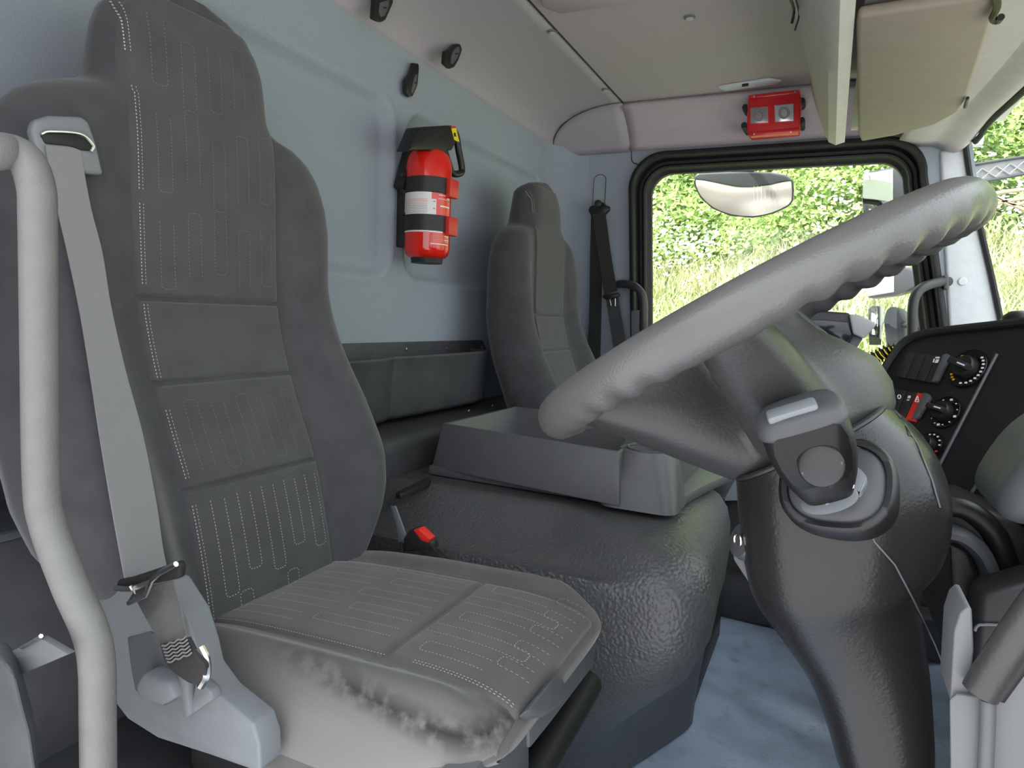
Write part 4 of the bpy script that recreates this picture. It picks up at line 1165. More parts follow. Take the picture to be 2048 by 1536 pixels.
# lever base plate
PC = on_shroud(1672, 968)
PN = Vector((-0.22, -0.83, 0.50)).normalized()
PU = Vector((1, 0, 0)); PU = (PU - PN * PU.dot(PN)).normalized(); PV = PN.cross(PU)
if PV.z < 0: PV = -PV
def plate(rx, ry, off, n=48, p=2.6, sh=0.0, d=(0, 0)):
    return [PC + PU * (rx * u + d[0] + sh * v) + PV * (ry * v + d[1]) + PN * off for u, v in sup(n, p)]
MB().loft([plate(0.044, 0.041, -0.02), plate(0.044, 0.041, 0.002), plate(0.041, 0.038, 0.005), plate(0.037, 0.034, 0.0045), plate(0.036, 0.033, 0.001), plate(0.034, 0.031, 0.0)]).build('lever_plate', 'black_plastic', sc0, smooth=50)
MB().loft([plate(0.037, 0.034, 0.0005), plate(0.034, 0.031, 0.005), plate(0.027, 0.024, 0.008)]).build('lever_gaiter_ring', 'pocket_plastic', sc0, smooth=50)
# shift lever knob
KB = pY(1658, 992, 0.575); KT = pY(1592, 812, 0.545)
kn = thing('shift_lever', KB, 'black gear lever knob with grey top cap and thumb dial on the column', 'gear lever')
KA = (KT - KB).normalized(); toc = (Vector(CAM.tolist()) - (KB + KT) / 2).normalized()
KN = (toc - KA * toc.dot(KA)).normalized(); KR = KA.cross(KN)
if KR.x < 0: KR = -KR
KL = (KT - KB).length
def kring(t, w, d, shift=0.0, n=40, p=3.0):
    c = KB + KA * (KL * t)
    return [c + KR * (w * u + shift) + KN * (d * v) for u, v in sup(n, p)]
MB().loft([plate(0.025, 0.023, 0.004, 40, 2.2), [p + PN * 0.012 for p in kring(-0.10, 0.021, 0.018, 0, 40, 2.2)], kring(0.05, 0.0185, 0.016, 0.0, 40, 2.2)]).build('lever_boot', 'grey_plastic', kn, smooth=60)
body = [(-0.02, 0.013, 0.011), (0.0, 0.0165, 0.014), (0.1, 0.0205, 0.017), (0.25, 0.0255, 0.020), (0.42, 0.0295, 0.0225), (0.6, 0.0318, 0.0235), (0.78, 0.0315, 0.0232), (0.9, 0.0295, 0.022), (0.95, 0.027, 0.020)]
MB().loft([kring(*b) for b in body]).build('knob_body', 'black_plastic', kn, smooth=60)
cap = [(0.83, 0.0314, 0.0230), (0.845, 0.0328, 0.0244), (0.88, 0.0326, 0.0242), (0.93, 0.0312, 0.0230), (0.985, 0.0275, 0.0205), (1.01, 0.020, 0.0150), (1.018, 0.010, 0.0075)]
MB().loft([kring(*b, 0.0, 40, 3.4) for b in cap]).build('knob_cap', 'pocket_plastic', kn, smooth=60)
# glossy face
face = []
for t, w in ((0.30, 0.016), (0.38, 0.0215), (0.55, 0.025), (0.72, 0.0258), (0.84, 0.0235), (0.875, 0.020)):
    face.append((t, w))
rows = []
for t, w in face:
    c = KB + KA * (KL * t)
    dd = interp([(b[0], b[2]) for b in body], t) + (0.0012 if t < 0.7 else 0.0022)
    rows.append([c + KR * (w * u) + KN * (dd * (1 - abs(w * u / 0.0345) ** 3.2) ** (1 / 3.2) if abs(w * u) < 0.034 else 0) for u in np.linspace(-1, 1, 15)])
MB().grid(rows).build('knob_face', 'black_gloss', kn, smooth=60)
dc = KB + KA * (KL * 0.52) + KN * 0.0225 + KR * 0.002
MB().lathe([(0.0158, -0.004), (0.0158, 0.007), (0.0148, 0.0088), (0.0118, 0.007), (0.002, 0.0058)], dc, KN + KA * 0.35, 32).build('thumb_dial', 'dark_plastic', kn, smooth=40)
MB().tube([dc + KN * 0.0078 + KA * 0.0025 + (KR * math.cos(t) + KA * math.sin(t)) * 0.0140 for t in np.linspace(math.pi * 1.0, math.pi * 2.0, 12)], 0.0009, 6, per=1).build('dial_edge', 'mid_plastic', kn)
MB().box(KB + KA * (KL * 0.34) + KN * 0.0232 + KR * 0.004, (0.0045, 0.012, 0.003), Matrix((KR, KA, KN)).transposed()).build('dial_mark', 'rubber', kn, bevel=0.0006)
MB().box(KB + KA * (KL * 0.985) + KR * (-0.004) + KN * 0.008, (0.036, 0.012, 0.016), Matrix((KR, KA, KN)).transposed()).build('cap_button', 'grey_plastic', kn, bevel=0.003)
for du, tt in ((0.012, 0.12), (-0.004, 0.03), (0.022, 0.14)):
    w_ = 0.019
    MB().lathe([(0.0022, 0), (0.0015, 0.001)], KB + KA * (KL * tt) + KR * du * 0.8 + KN * (0.0165 - abs(du) * 0.18), KN, 12).build('knob_screw', 'dull_metal', kn)
# ignition lock
kc = pY(1490, 1083, 0.66)
ig = thing('ignition_lock', kc, 'small chrome ignition lock with key on the left of the steering column', 'ignition lock')
MB().lathe([(0.017, -0.03), (0.018, 0.0), (0.016, 0.006), (0.011, 0.008)], kc, (-0.75, -0.55, 0.3), 24).build('lock_barrel', 'rubber_shine', ig)
MB().tube([kc + Vector((-0.006, -0.006, 0.002)) + Vector((0.0035 * math.cos(t), -0.005 * math.cos(t), 0.006 * math.sin(t))) for t in np.linspace(0, 6.28, 10, endpoint=False)], 0.0013, 6, closed=True, per=2).build('key_bow', 'chrome', ig)
MB().prism([pY(a, b, 0.69) for a, b in ((1482, 925), (1500, 930), (1497, 1075), (1488, 1090), (1478, 1000), (1482, 960))], (0, 0.03, 0)).build('stalk_cover', 'mid_plastic', ig, bevel=0.004)
MB().prism([pY(a, b, 0.69) for a, b in ((1466, 1090), (1500, 1130), (1510, 1160), (1506, 1180), (1466, 1120))], (0, 0.03, 0)).build('knee_cover', 'mid_plastic', ig, bevel=0.003)
# cowl lid seen between hub and far rim
cw = [(1540, 640), (1555, 622), (1592, 616), (1688, 694), (1690, 700), (1720, 745), (1640, 760), (1560, 720)]
MB().prism([pY(a, b, 0.775) for a, b in cw], (0.0, 0.045, 0.0)).build('cowl_lid', 'lid_plastic', sc0, bevel=0.004)
MB().tube([pY(1550, 640, 0.772), pY(1605, 670, 0.772), pY(1672, 702, 0.772), pY(1690, 700, 0.772)], 0.0024, 6, per=3).build('cowl_groove', 'rubber', sc0)
fb = thing('footwell_trim', pY(1440, 1000, 1.75), 'small grey plastic trim piece at the end of the engine tunnel under the wheel hub', 'trim')
MB().prism([pY(a, b, 1.75) for a, b in ((1400, 962), (1416, 958), (1450, 930), (1478, 934), (1476, 950), (1446, 1002), (1410, 1012))], (0, 0.05, 0)).build('trim_body', 'mid_plastic', fb, bevel=0.006)
MB().tube([pY(1405, 956, 1.748), pY(1440, 944, 1.748), pY(1462, 930, 1.748)], 0.004, 6).build('trim_edge', 'cap_grey', fb)

# ================================================================== DASHBOARD
PR = Vector((0.62, -0.785, 0.0)); PD = Vector((-0.46, 0.0, -0.888))
DN = PR.cross(PD).normalized()
P0 = pY(1880, 800, 1.12)
if DN.dot(Vector(CAM.tolist()) - P0) < 0: DN = -DN
def dp(px, py, off=0.0): return pL(px, py, P0 + DN * off, DN)
dash = thing('dashboard', (0.3, 1.0, 0.5), 'black angled dashboard with switch panel to the right of the steering wheel', 'dashboard')
outl = [(1752, 770), (1790, 705), (1812, 682), (1845, 668), (1900, 660), (2060, 643), (2150, 630), (2150, 1000), (1935, 1004), (1890, 1004), (1740, 900)]
MB().prism([dp(a, b) for a, b in outl], DN * -0.16).build('console_body', 'black_plastic', dash, bevel=0.006, seg=3)
MB().tube([dp(a, b, 0.002) for a, b in ((1740, 790), (1760, 752), (1792, 702), (1814, 680), (1846, 667), (1900, 659), (2060, 642), (2150, 630))], 0.006, 8, per=4).build('top_edge', 'dark_plastic', dash)
MB().tube([dp(a, b, 0.002) for a, b in ((1994, 708), (1940, 812), (1876, 936), (1840, 1000))], 0.0022, 6, per=1).build('ridge', 'mid_plastic', dash)
MB().tube([dp(a, b, 0.002) for a, b in ((2060, 815), (1990, 915), (1932, 1002), (1890, 1002))], 0.0022, 6, per=1).build('ridge', 'mid_plastic', dash)
def dprism(poly, th, m, name, parent=dash, bev=0.0015, off=0.0):
    return MB().prism([dp(a, b, off) for a, b in poly], DN * th).build(name, m, parent, bevel=bev)
# upper rocker bank (four rockers)
TL, TR_, BL, BR = (1812, 705), (1892, 712), (1790, 752), (1870, 766)
def bil(u, v, TL=TL, TR_=TR_, BL=BL, BR=BR):
    return ((TL[0] * (1 - u) + TR_[0] * u) * (1 - v) + (BL[0] * (1 - u) + BR[0] * u) * v, (TL[1] * (1 - u) + TR_[1] * u) * (1 - v) + (BL[1] * (1 - u) + BR[1] * u) * v)
for k in range(4):
    u0, u1 = k / 4 + 0.012, (k + 1) / 4 - 0.012
    q = [dp(*bil(u0, 0), 0.003), dp(*bil(u1, 0), 0.003), dp(*bil(u1, 0.5), 0.001), dp(*bil(u1, 1), 0.006), dp(*bil(u0, 1), 0.006), dp(*bil(u0, 0.5), 0.001)]
    mbx = MB()
    v = q + [p - DN * 0.008 for p in q]
    mbx.add(v, [(0, 1, 2, 5), (5, 2, 3, 4), (0, 6, 7, 1), (1, 7, 8, 2), (2, 8, 9, 3), (3, 9, 10, 4), (4, 10, 11, 5), (5, 11, 6, 0), (6, 11, 8, 7), (11, 10, 9, 8)])
    r_ = mbx.build('rocker_switch', 'dark_plastic', dash, bevel=0.0008)
    if k == 3:
        dprism([(1872, 714), (1880, 714), (1879, 717), (1871, 717)], 0.0008, 'white_mark', 'switch_symbol', r_, 0, 0.0032)
        dprism([(1868, 718), (1870, 718), (1868, 725), (1866, 725)], 0.0008, 'white_mark', 'switch_symbol', r_, 0, 0.0032)
        dprism([(1873, 719), (1879, 719), (1876, 726), (1870, 726)], 0.0008, 'white_mark', 'switch_symbol', r_, 0, 0.0032)
dprism([(1892, 712), (1900, 710), (1905, 714), (1880, 764), (1868, 768)], 0.007, 'mid_plastic', 'bank_end')
# lower rocker bank with red hazard switch
T2, R2, B2, S2 = (1775, 776), (1853, 788), (1752, 826), (1828, 842)
for k in range(4):
    u0, u1 = k / 4 + 0.012, (k + 1) / 4 - 0.012
    f = lambda u, v: bil(u, v, T2, R2, B2, S2)
    q = [dp(*f(u0, 0), 0.003), dp(*f(u1, 0), 0.003), dp(*f(u1, 0.5), 0.001), dp(*f(u1, 1), 0.006), dp(*f(u0, 1), 0.006), dp(*f(u0, 0.5), 0.001)]
    mbx = MB(); v = q + [p - DN * 0.008 for p in q]
    mbx.add(v, [(0, 1, 2, 5), (5, 2, 3, 4), (0, 6, 7, 1), (1, 7, 8, 2), (2, 8, 9, 3), (3, 9, 10, 4), (4, 10, 11, 5), (5, 11, 6, 0), (6, 11, 8, 7), (11, 10, 9, 8)])
    r_ = mbx.build('hazard_switch' if k == 3 else 'rocker_switch', 'red_switch' if k == 3 else 'dark_plastic', dash, bevel=0.0008)
    if k == 3:
        r_['label'] = 'red hazard light switch with white triangle'
        tri = ((1830, 803), (1835, 792), (1838, 804))
        for a_, b_ in zip(tri, tri[1:] + tri[:1]):
            MB().tube([dp(*a_, 0.0042), dp(*b_, 0.0042)], 0.0007, 5, per=1).build('triangle_mark', 'white_mark', r_)
        MB().tube([dp(1834, 800, 0.0042), dp(1835, 799, 0.0042)], 0.0009, 5, per=1).build('triangle_mark', 'white_mark', r_)
    else:
        cx_, cy_ = f((u0 + u1) / 2, 0.25)
        if k == 0:
            MB().tube([dp(cx_ - 4, cy_ + 4, 0.0036), dp(cx_, cy_ - 5, 0.0036), dp(cx_ + 3, cy_ + 4, 0.0036)], 0.0007, 5, per=1).build('switch_symbol', 'white_mark', r_)
        elif k == 1:
            MB().tube([dp(cx_ + 3 * math.cos(t), cy_ + 4 * math.sin(t), 0.0036) for t in np.linspace(0, 6.28, 8, endpoint=False)], 0.0008, 5, closed=True, per=1).build('switch_symbol', 'white_mark', r_)
        else:
            dprism([(cx_ - 1, cy_ - 5), (cx_ + 4, cy_ - 5), (cx_ + 3, cy_), (cx_ - 2, cy_)], 0.0008, 'white_mark', 'switch_symbol', r_, 0, 0.003)
            dprism([(cx_ - 3, cy_ + 2), (cx_ + 2, cy_ + 2), (cx_, cy_ + 5), (cx_ - 4, cy_ + 5)], 0.0008, 'shelf_edge', 'switch_symbol', r_, 0, 0.003)
dprism([(1853, 788), (1862, 790), (1866, 797), (1842, 838), (1828, 843)], 0.007, 'mid_plastic', 'bank_end')
# rotary knobs
def knob(px, py, r, marks, pointer_deg):
    c = dp(px, py)
    U = (dp(px + 20, py) - c).normalized(); V = DN.cross(U).normalized()
    if V.z < 0: V = -V
    MB().lathe([(r, -0.004), (r, 0.003), (r * 0.96, 0.0045), (r * 0.86, 0.003)], c, DN, 40).build('dial_ring', 'black_gloss', dash)
    k = MB().lathe([(r * 0.58, 0.0), (r * 0.56, 0.012), (r * 0.50, 0.0145)], c, DN, 32).build('rotary_knob', 'black_plastic', dash)
    a = math.radians(pointer_deg); dirv = U * math.cos(a) + V * math.sin(a); w = dirv.cross(DN)
    rot = Matrix((dirv, w, DN)).transposed()
    MB().box(c + DN * 0.019, (r * 1.15, r * 0.32, 0.012), rot).build('knob_grip', 'dark_plastic', k, bevel=0.002)
    MB().box(c + DN * 0.0255 + dirv * r * 0.32, (r * 0.45, r * 0.07, 0.001), rot).build('pointer', 'white_mark', k)
    for deg, m, sz in marks:
        a = math.radians(deg); p = c + (U * math.cos(a) + V * math.sin(a)) * r * 0.80 + DN * 0.0038
        MB().box(p, (sz, sz * 0.75, 0.0008), Matrix((U, V, DN)).transposed()).build('dial_mark', m, dash)
knob(1938, 738, 0.0285, [(d, 'amber_mark', 0.0036) for d in (128, 140, 152, 205, 218, 230)] + [(d, 'white_mark', 0.0034) for d in (42, 28, 14, 0, -14, -28, -42, -58, -75, -95)], -20)
knob(1892, 826, 0.024, [(d, 'white_mark', 0.0018) for d in (110, 140, 40, 10, -50, -80, -120, -150)] + [(d, 'white_mark', 0.004) for d in (72, -20, -100)], -15)
knob(1862, 892, 0.020, [(d, 'white_mark', 0.0026) for d in (150, 125, 100, 75, 50, 25, 0)] + [(-35, 'red_switch', 0.0034)], -60)
# lower dash mouldings
MB().prism([pY(a, b, 0.90) for a, b in ((1880, 1000), (1935, 1003), (2020, 1040), (2120, 1110), (2150, 1330), (1990, 1330), (1940, 1200), (1912, 1150), (1880, 1100))], (0.0, 0.10, 0)).build('lower_moulding', 'dark_plastic', dash, bevel=0.01, seg=3)
MB().tube([pY(a, b, 0.895) for a, b in ((1880, 1010), (1935, 1020), (1985, 1062), (2010, 1120), (2022, 1180), (2025, 1240))], 0.012, 10).build('arch_edge', 'black_plastic', dash)
MB().tube([pY(a, b, 0.89) for a, b in ((1890, 1062), (1925, 1072), (1958, 1100), (1978, 1140), (1984, 1178))], 0.020, 10, flat=0.5).build('grey_lip', 'mid_plastic', dash)
MB().prism([pY(a, b, 0.86) for a, b in ((1900, 1092), (1935, 1110), (1950, 1150), (1955, 1195), (1930, 1230), (1905, 1210))], (0.0, 0.02, 0)).build('recess', 'rubber', dash, bevel=0.004)
MB().prism([pY(a, b, 0.80) for a, b in ((1955, 1186), (2150, 1130), (2150, 1330), (1945, 1400), (1945, 1300))], (0.0, 0.05, 0)).build('knee_panel', 'dark_plastic', dash, bevel=0.01, seg=3)
MB().tube([pY(a, b, 0.797) for a, b in ((1950, 1262), (1958, 1250), (1998, 1250))], 0.0015, 6, per=2).build('panel_line', 'grey_plastic', dash)
pod = [Vector((0.335, 0.80, 0.87))]
ring0 = []
cpod = pY(2108, 940, 0.74)
rings = []
for k in range(9):
    t = k / 8; rr = math.sin(math.acos(min(1, t)) ) if t < 1 else 0.02
    rings.append([cpod + Vector((0.038 * rr * u + 0.008, -0.03 * t, 0.052 * rr * v)) + Vector((0.45 * 0.052 * rr * v, 0, 0)) for u, v in sup(40, 2.6)])
rings.insert(0, [p + Vector((0, 0.10, 0)) for p in rings[0]])
MB().loft(rings).build('grey_pod', 'mid_plastic', dash, smooth=60)
MB().prism([Vector((x, 0.30, z)) for x, z in ((0.30, 0.42), (0.66, 0.42), (0.66, 0.90), (0.40, 0.93), (0.32, 0.88), (0.29, 0.70))], (0, 0.80, 0)).build('driver_dash_body', 'dark_plastic', dash, bevel=0.03, seg=3)
MB().prism([Vector((x, 0.74, z)) for x, z in ((0.215, 0.78), (0.33, 0.78), (0.33, 0.90), (0.25, 0.90))], (0, 0.30, 0)).build('pod_neck', 'dark_plastic', dash, bevel=0.01)
# round knob on the dash top
kb = pY(2040, 648, 1.6)
MB().box((0.42, 1.62, 0.58), (0.40, 1.5, 0.30)).build('lower_body', 'dark_plastic', dash, bevel=0.03, seg=3)
MB().lathe([(0.012, -0.05), (0.014, -0.02), (0.028, -0.005), (0.036, 0.012), (0.034, 0.03), (0.022, 0.042), (0.004, 0.046)], kb + Vector((0, 0, -0.02)), (0.1, 0, 1), 28).build('round_knob', 'black_plastic', dash)

# monitor behind the wheel
YM = 1.22
mo = thing('dash_monitor', pY(1700, 740, YM), 'small dark screen with grey end cap mounted behind the steering wheel', 'monitor')
MB().prism([pY(a, b, YM) for a, b in ((1600, 620), (1648, 622), (1700, 626), (1704, 640), (1708, 668), (1692, 700), (1650, 690), (1590, 660))], (0, 0.05, 0)).build('screen_body', 'black_plastic', mo, bevel=0.004)
MB().prism([pY(a, b, YM - 0.002) for a, b in ((1610, 640), (1650, 640), (1696, 644), (1704, 668), (1688, 692), (1650, 680))], (0, 0.004, 0)).build('screen_glass', 'screen_dark', mo, bevel=0.001)
MB().prism([pY(a, b, YM - 0.008) for a, b in ((1698, 628), (1718, 630), (1752, 646), (1750, 654), (1728, 678), (1706, 668))], (0, 0.06, 0)).build('end_cap', 'cap_grey', mo, bevel=0.006, seg=3)
MB().prism([pY(a, b, YM + 0.01) for a, b in ((1706, 668), (1726, 677), (1702, 716), (1680, 700))], (0, 0.03, 0)).build('support_arm', 'mid_plastic', mo, bevel=0.002)
MB().prism([pY(a, b, YM + 0.012) for a, b in ((1726, 677), (1702, 716), (1660, 800), (1640, 790), (1680, 700))], (0, 0.02, 0)).build('support_foot', 'mid_plastic', mo, bevel=0.002)
# coiled black cable beside the console
cc = thing('coiled_cable', pY(1760, 760, 1.25), 'black coiled cable with yellow stripes behind the switch panel', 'cable')
mbc = MB()
pc = [pY(1742, 742, 1.24), pY(1748, 720, 1.24), pY(1762, 710, 1.24), pY(1780, 702, 1.24), pY(1796, 700, 1.24)]
mbc.tube(pc, lambda t: 0.010 + 0.003 * math.sin(t * 60), 12, per=12)
mbc.build('cable', 'black_plastic', cc)
for k, p in enumerate(smooth_path(pc, 2)[1:-1]):
    MB().tube([p + Vector((-0.004, -0.0125, 0.006)), p + Vector((0.0, -0.0135, 0.0)), p + Vector((0.006, -0.0125, -0.005))], 0.0009, 5, per=2).build('stripe', 'yellow_label', cc)

# ================================================================== ENTRY SIDE PANEL (lower right)
YE = 0.50
en = thing('entry_side_panel', pY(1960, 1530, YE), 'light grey entry side panel with black grab bar in the lower right corner', 'panel')
MB().prism([pY(a, b, YE) for a, b in ((1898, 1400), (1912, 1388), (1990, 1396), (2000, 1402), (2050, 1335), (2150, 1240), (2150, 1660), (1905, 1660), (1900, 1536))], (0.02, 0.06, 0)).build('panel_body', 'entry_grey', en, bevel=0.008, seg=3)
MB().prism([pY(a, b, YE + 0.004) for a, b in ((1904, 1330), (1908, 1262), (1920, 1226), (1934, 1214), (1944, 1218), (1948, 1300), (1940, 1388), (1930, 1402), (1900, 1402))], (0.0, 0.045, 0)).build('upper_fin', 'entry_grey', en, bevel=0.008, seg=3)
MB().tube([pY(a, b, YE - 0.006) for a, b in ((1976, 1400), (1974, 1470), (1970, 1560), (1968, 1660))], 0.0045, 10, per=3).build('panel_rib', 'mid_plastic', en)
MB().tube([pY(a, b, YE - 0.004) for a, b in ((1960, 1385), (2000, 1320), (2060, 1232), (2120, 1150))], 0.0105, 14, per=3).build('grab_bar', 'hub_leather', en, smooth=60)
MB().tube([pY(a, b, YE + 0.004) for a, b in ((1992, 1392), (2040, 1325), (2100, 1240), (2160, 1160))], 0.006, 10, per=3).build('bar_backing', 'dark_plastic', en, smooth=60)

MB().prism([Vector((x, 0.30, z)) for x, z in ((0.24, 0.0), (0.50, 0.0), (0.50, 0.40), (0.30, 0.40), (0.235, 0.38))], (0, 0.27, 0)).build('panel_root', 'entry_grey', en, bevel=0.02, seg=3)
# ================================================================== PASSENGER BELT AND DOOR HANDLES
YP = 2.425
pbl = thing('seat_belt', pY(1200, 690, YP), 'black seat belt hanging from its anchor on the pillar beside the passenger seat', 'seat belt')
slot = [Vector((p[0], YP + 0.022, p[1])) for p in rrect(0.047, 0.30, 0.022, 8, (pY(1194, 400, YP).x), pY(1194, 430, YP).z)]
MB().tube(slot, 0.0012, 5, closed=True, per=1).build('slider_outline', 'grey_plastic', pbl)
ac = pY(1197, 413, YP)
MB().prism([pY(a, b, YP - 0.01) for a, b in ((1176, 420), (1180, 412), (1190, 410), (1196, 402), (1206, 404), (1210, 410), (1218, 412), (1218, 420), (1208, 430), (1182, 432))], (0, 0.02, 0)).build('anchor', 'black_plastic', pbl, bevel=0.004)
MB().lathe([(0.014, 0), (0.013, 0.012), (0.008, 0.016)], pY(1197, 408, YP - 0.008), (0, -1, 0), 20).build('anchor_bolt', 'dark_plastic', pbl)
mb = MB(); ribbon(mb, [(pY(*l, y), pY(*r, y)) for l, r, y in (((1182, 430), (1208, 430), YP), ((1180, 520), (1205, 520), YP + 0.008), ((1179, 600), (1203, 600), YP + 0.008), ((1176, 690), (1201, 690), YP + 0.005), ((1174, 780), (1199, 780), YP))], 0.0015)
mb.build('rear_strap', 'belt_dark', pbl, smooth=60)
pbl.children[-1].data.materials[0] = MAT['belt_web'] if False else MAT['seat_fabric']
mb = MB(); ribbon(mb, [(pY(*l, y), pY(*r, y)) for l, r, y in (((1184, 428), (1211, 426), YP - 0.012), ((1197, 510), (1222, 508), YP - 0.02), ((1208, 590), (1234, 582), YP - 0.03))], 0.0015)
mb.build('front_strap', 'belt_dark', pbl, smooth=60)
mb = MB(); ribbon(mb, [(pY(*l, y), pY(*r, y)) for l, r, y in (((1212, 598), (1236, 592), YP - 0.03), ((1218, 640), (1244, 640), YP - 0.028), ((1226, 690), (1252, 690), YP - 0.025), ((1240, 780), (1266, 780), YP - 0.02))], 0.0015)
mb.build('lower_strap', 'seat_fabric', pbl, smooth=60)
MB().prism([pY(a, b, YP - 0.036) for a, b in ((1203, 594), (1208, 589), (1236, 585), (1240, 590), (1230, 598), (1212, 600))], (0, 0.012, 0)).build('latch_bar', 'black_plastic', pbl, bevel=0.003)
MB().tube([pY(a, b, YP - 0.038) for a, b in ((1219, 598), (1222, 612), (1230, 612), (1230, 597))], 0.0024, 6, per=1).build('latch_tongue', 'chrome', pbl)
def dhandle(pts, r, label, par):
    h = MB().tube(pts, r, 12, per=6).build('grab_handle', 'hub_leather', par, smooth=60)
    h['label'] = label
    return h
h1 = dhandle([pY(1238, 568, 2.44), pY(1250, 568, 2.40), pY(1268, 572, 2.38), pY(1281, 584, 2.375), pY(1287, 604, 2.375), pY(1287, 650, 2.375), pY(1287, 720, 2.40)], 0.0145, 'curved dark grey grab handle at the rear edge of the door window', wp)
MB().prism([pY(a, b, 2.40) for a, b in ((1262, 622), (1283, 620), (1283, 700), (1262, 700))], (0, 0.05, 0)).build('mount_box', 'grey_plastic', h1, bevel=0.004)
h2 = dhandle([pY(1897, 563, 2.43), pY(1880, 564, 2.40), pY(1852, 572, 2.36), pY(1834, 586, 2.34), pY(1826, 612, 2.33), pY(1825, 660, 2.33), pY(1826, 760, 2.36)], 0.0145, 'curved grey grab handle on the windscreen pillar', apo)
MB().prism([pY(a, b, 2.40) for a, b in ((1888, 550), (1897, 549), (1898, 578), (1889, 578))], (0, 0.05, 0)).build('end_mount', 'mid_plastic', h2, bevel=0.003)

# ================================================================== OUTSIDE MIRRORS
km = thing('kerb_mirror', pY(1487, 435, 2.72), 'wide half-moon kerb mirror hanging outside the top of the passenger window', 'mirror')
YK = 2.72
shell = [(1388, 352), (1396, 346), (1420, 345), (1480, 343), (1540, 344), (1572, 350), (1586, 360), (1586, 402), (1575, 414), (1545, 428), (1505, 436), (1460, 432), (1425, 418), (1400, 396), (1389, 374)]
MB().prism([pY(a, b, YK) for a, b in shell], (0.0, 0.06, 0.01)).build('shell', 'mirror_body', km, bevel=0.008, seg=3)
arc = [(1391, 358), (1430, 364), (1470, 372), (1500, 373), (1540, 369), (1583, 361), (1584, 400), (1574, 412), (1544, 426), (1505, 433.5), (1462, 429.5), (1427, 416), (1403, 395), (1392, 374)]
MB().prism([pY(a, b, YK - 0.003) for a, b in arc], (0, 0.004, 0)).build('mirror_face', 'mirror_pale', km, bevel=0.001)
MB().tube([pY(a, b, YK - 0.003) for a, b in arc], 0.002, 6, closed=True, per=2).build('face_rim', 'rubber', km)
MB().prism([pY(a, b, YK + 0.01) for a, b in ((1462, 322), (1508, 320), (1508, 346), (1464, 348))], (0, 0.03, 0)).build('bracket', 'black_plastic', km, bevel=0.003)
MB().tube([pY(1486, 330, YK + 0.02), Vector((pY(1486, 330, YK).x, 2.66, 1.66)), Vector((pY(1486, 330, YK).x, 2.54, 1.67))], 0.014, 10, per=3).build('bracket_arm', 'black_plastic', km)
for k in range(7):
    x = 1508 + 7.5 * k
    MB().tube([pY(x, 371, YK - 0.0045), pY(x + 1, 424 - 2 * k, YK - 0.0045)], 0.0005, 4, per=1).build('heater_wire', 'label_white', km)
def mirror(poly, gpoly, Y, label, glass):
    m = thing('door_mirror', pY(*poly[0], Y), label, 'mirror')
    MB().prism([pY(a, b, Y) for a, b in poly], (0.03, 0.09, 0)).build('housing', 'mirror_body', m, bevel=0.012, seg=3)
    MB().prism([pY(a, b, Y - 0.002) for a, b in gpoly], (0, 0.004, 0)).build('mirror_face', glass, m, bevel=0.001)
    return m
mirror(((1722, 400), (1724, 352), (1735, 342), (1790, 333), (1806, 340), (1815, 380), (1817, 470), (1730, 480)), ((1725, 400), (1727, 354), (1737, 346), (1786, 338), (1786, 474), (1730, 474)), 2.95, 'large main door mirror outside, partly hidden by the upper steering wheel rim', 'mirror_glass')
mirror(((1724, 572), (1722, 560), (1730, 545), (1790, 530), (1820, 535), (1836, 545), (1838, 575), (1790, 590), (1735, 597)), ((1724, 562), (1732, 549), (1788, 536), (1788, 584), (1736, 593), (1726, 574)), 2.95, 'wide-angle door mirror outside below the steering wheel rim', 'label_white')
m3 = mirror(((1766, 640), (1772, 618), (1784, 612), (1800, 618), (1812, 640), (1815, 700), (1800, 735), (1775, 730)), ((1738, 690), (1736, 618), (1744, 612), (1766, 612), (1768, 640), (1762, 690)), 3.0, 'tall narrow front mirror outside above the dashboard edge', 'mirror_glass')
ma = thing('mirror_arm', pY(1830, 660, 2.9), 'grey horizontal mirror arms outside the front edge of the passenger window', 'mirror arm')
for yy in (648, 680):
    MB().tube([pY(1790, yy + 2, 3.04), pY(1850, yy, 2.9), Vector((0.40, 2.57, pY(1850, yy, 2.9).z))], 0.012, 10, per=2).build('arm', 'mirror_body', ma)
MB().tube([Vector((0.33, 3.02, 0.80)), Vector((0.315, 3.03, 1.05)), Vector((0.27, 3.03, 1.35)), Vector((0.25, 3.02, 1.50)), Vector((0.28, 2.85, 1.58)), Vector((0.33, 2.58, 1.56))], 0.012, 10, per=4).build('pole', 'mirror_body', ma)
# lattice sun-screen arm outside the windscreen
la = thing('wiper_arm', pY(1900, 345, 2.7), 'grey lattice-backed wiper arm outside the windscreen', 'wiper')
YW = 2.72
for p in (((1870, 352), (1945, 330), (2060, 312), (2150, 296)), ((1880, 380), (1950, 366), (2060, 346), (2150, 330))):
    MB().tube([pY(a, b, YW) for a, b in p], 0.005, 8, per=2).build('arm_rail', 'mirror_body', la)
for k in range(9):
    xa = 1880 + 28 * k; ya = 352 - 5.0 * k; xb = xa + 28; yb = 374 - 5.2 * k
    MB().tube([pY(xa, ya, YW), pY(xb, yb - 4, YW)], 0.0024, 5, per=1).build('arm_web', 'cap_grey', la)
    MB().tube([pY(xa, yb, YW), pY(xb, ya - 4, YW)], 0.0024, 5, per=1).build('arm_web', 'cap_grey', la)
MB().prism([pY(a, b, YW + 0.004) for a, b in ((1872, 354), (1945, 332), (2150, 298), (2150, 328), (1950, 364), (1882, 378))], (0, 0.003, 0)).build('arm_back', 'cap_grey', la)

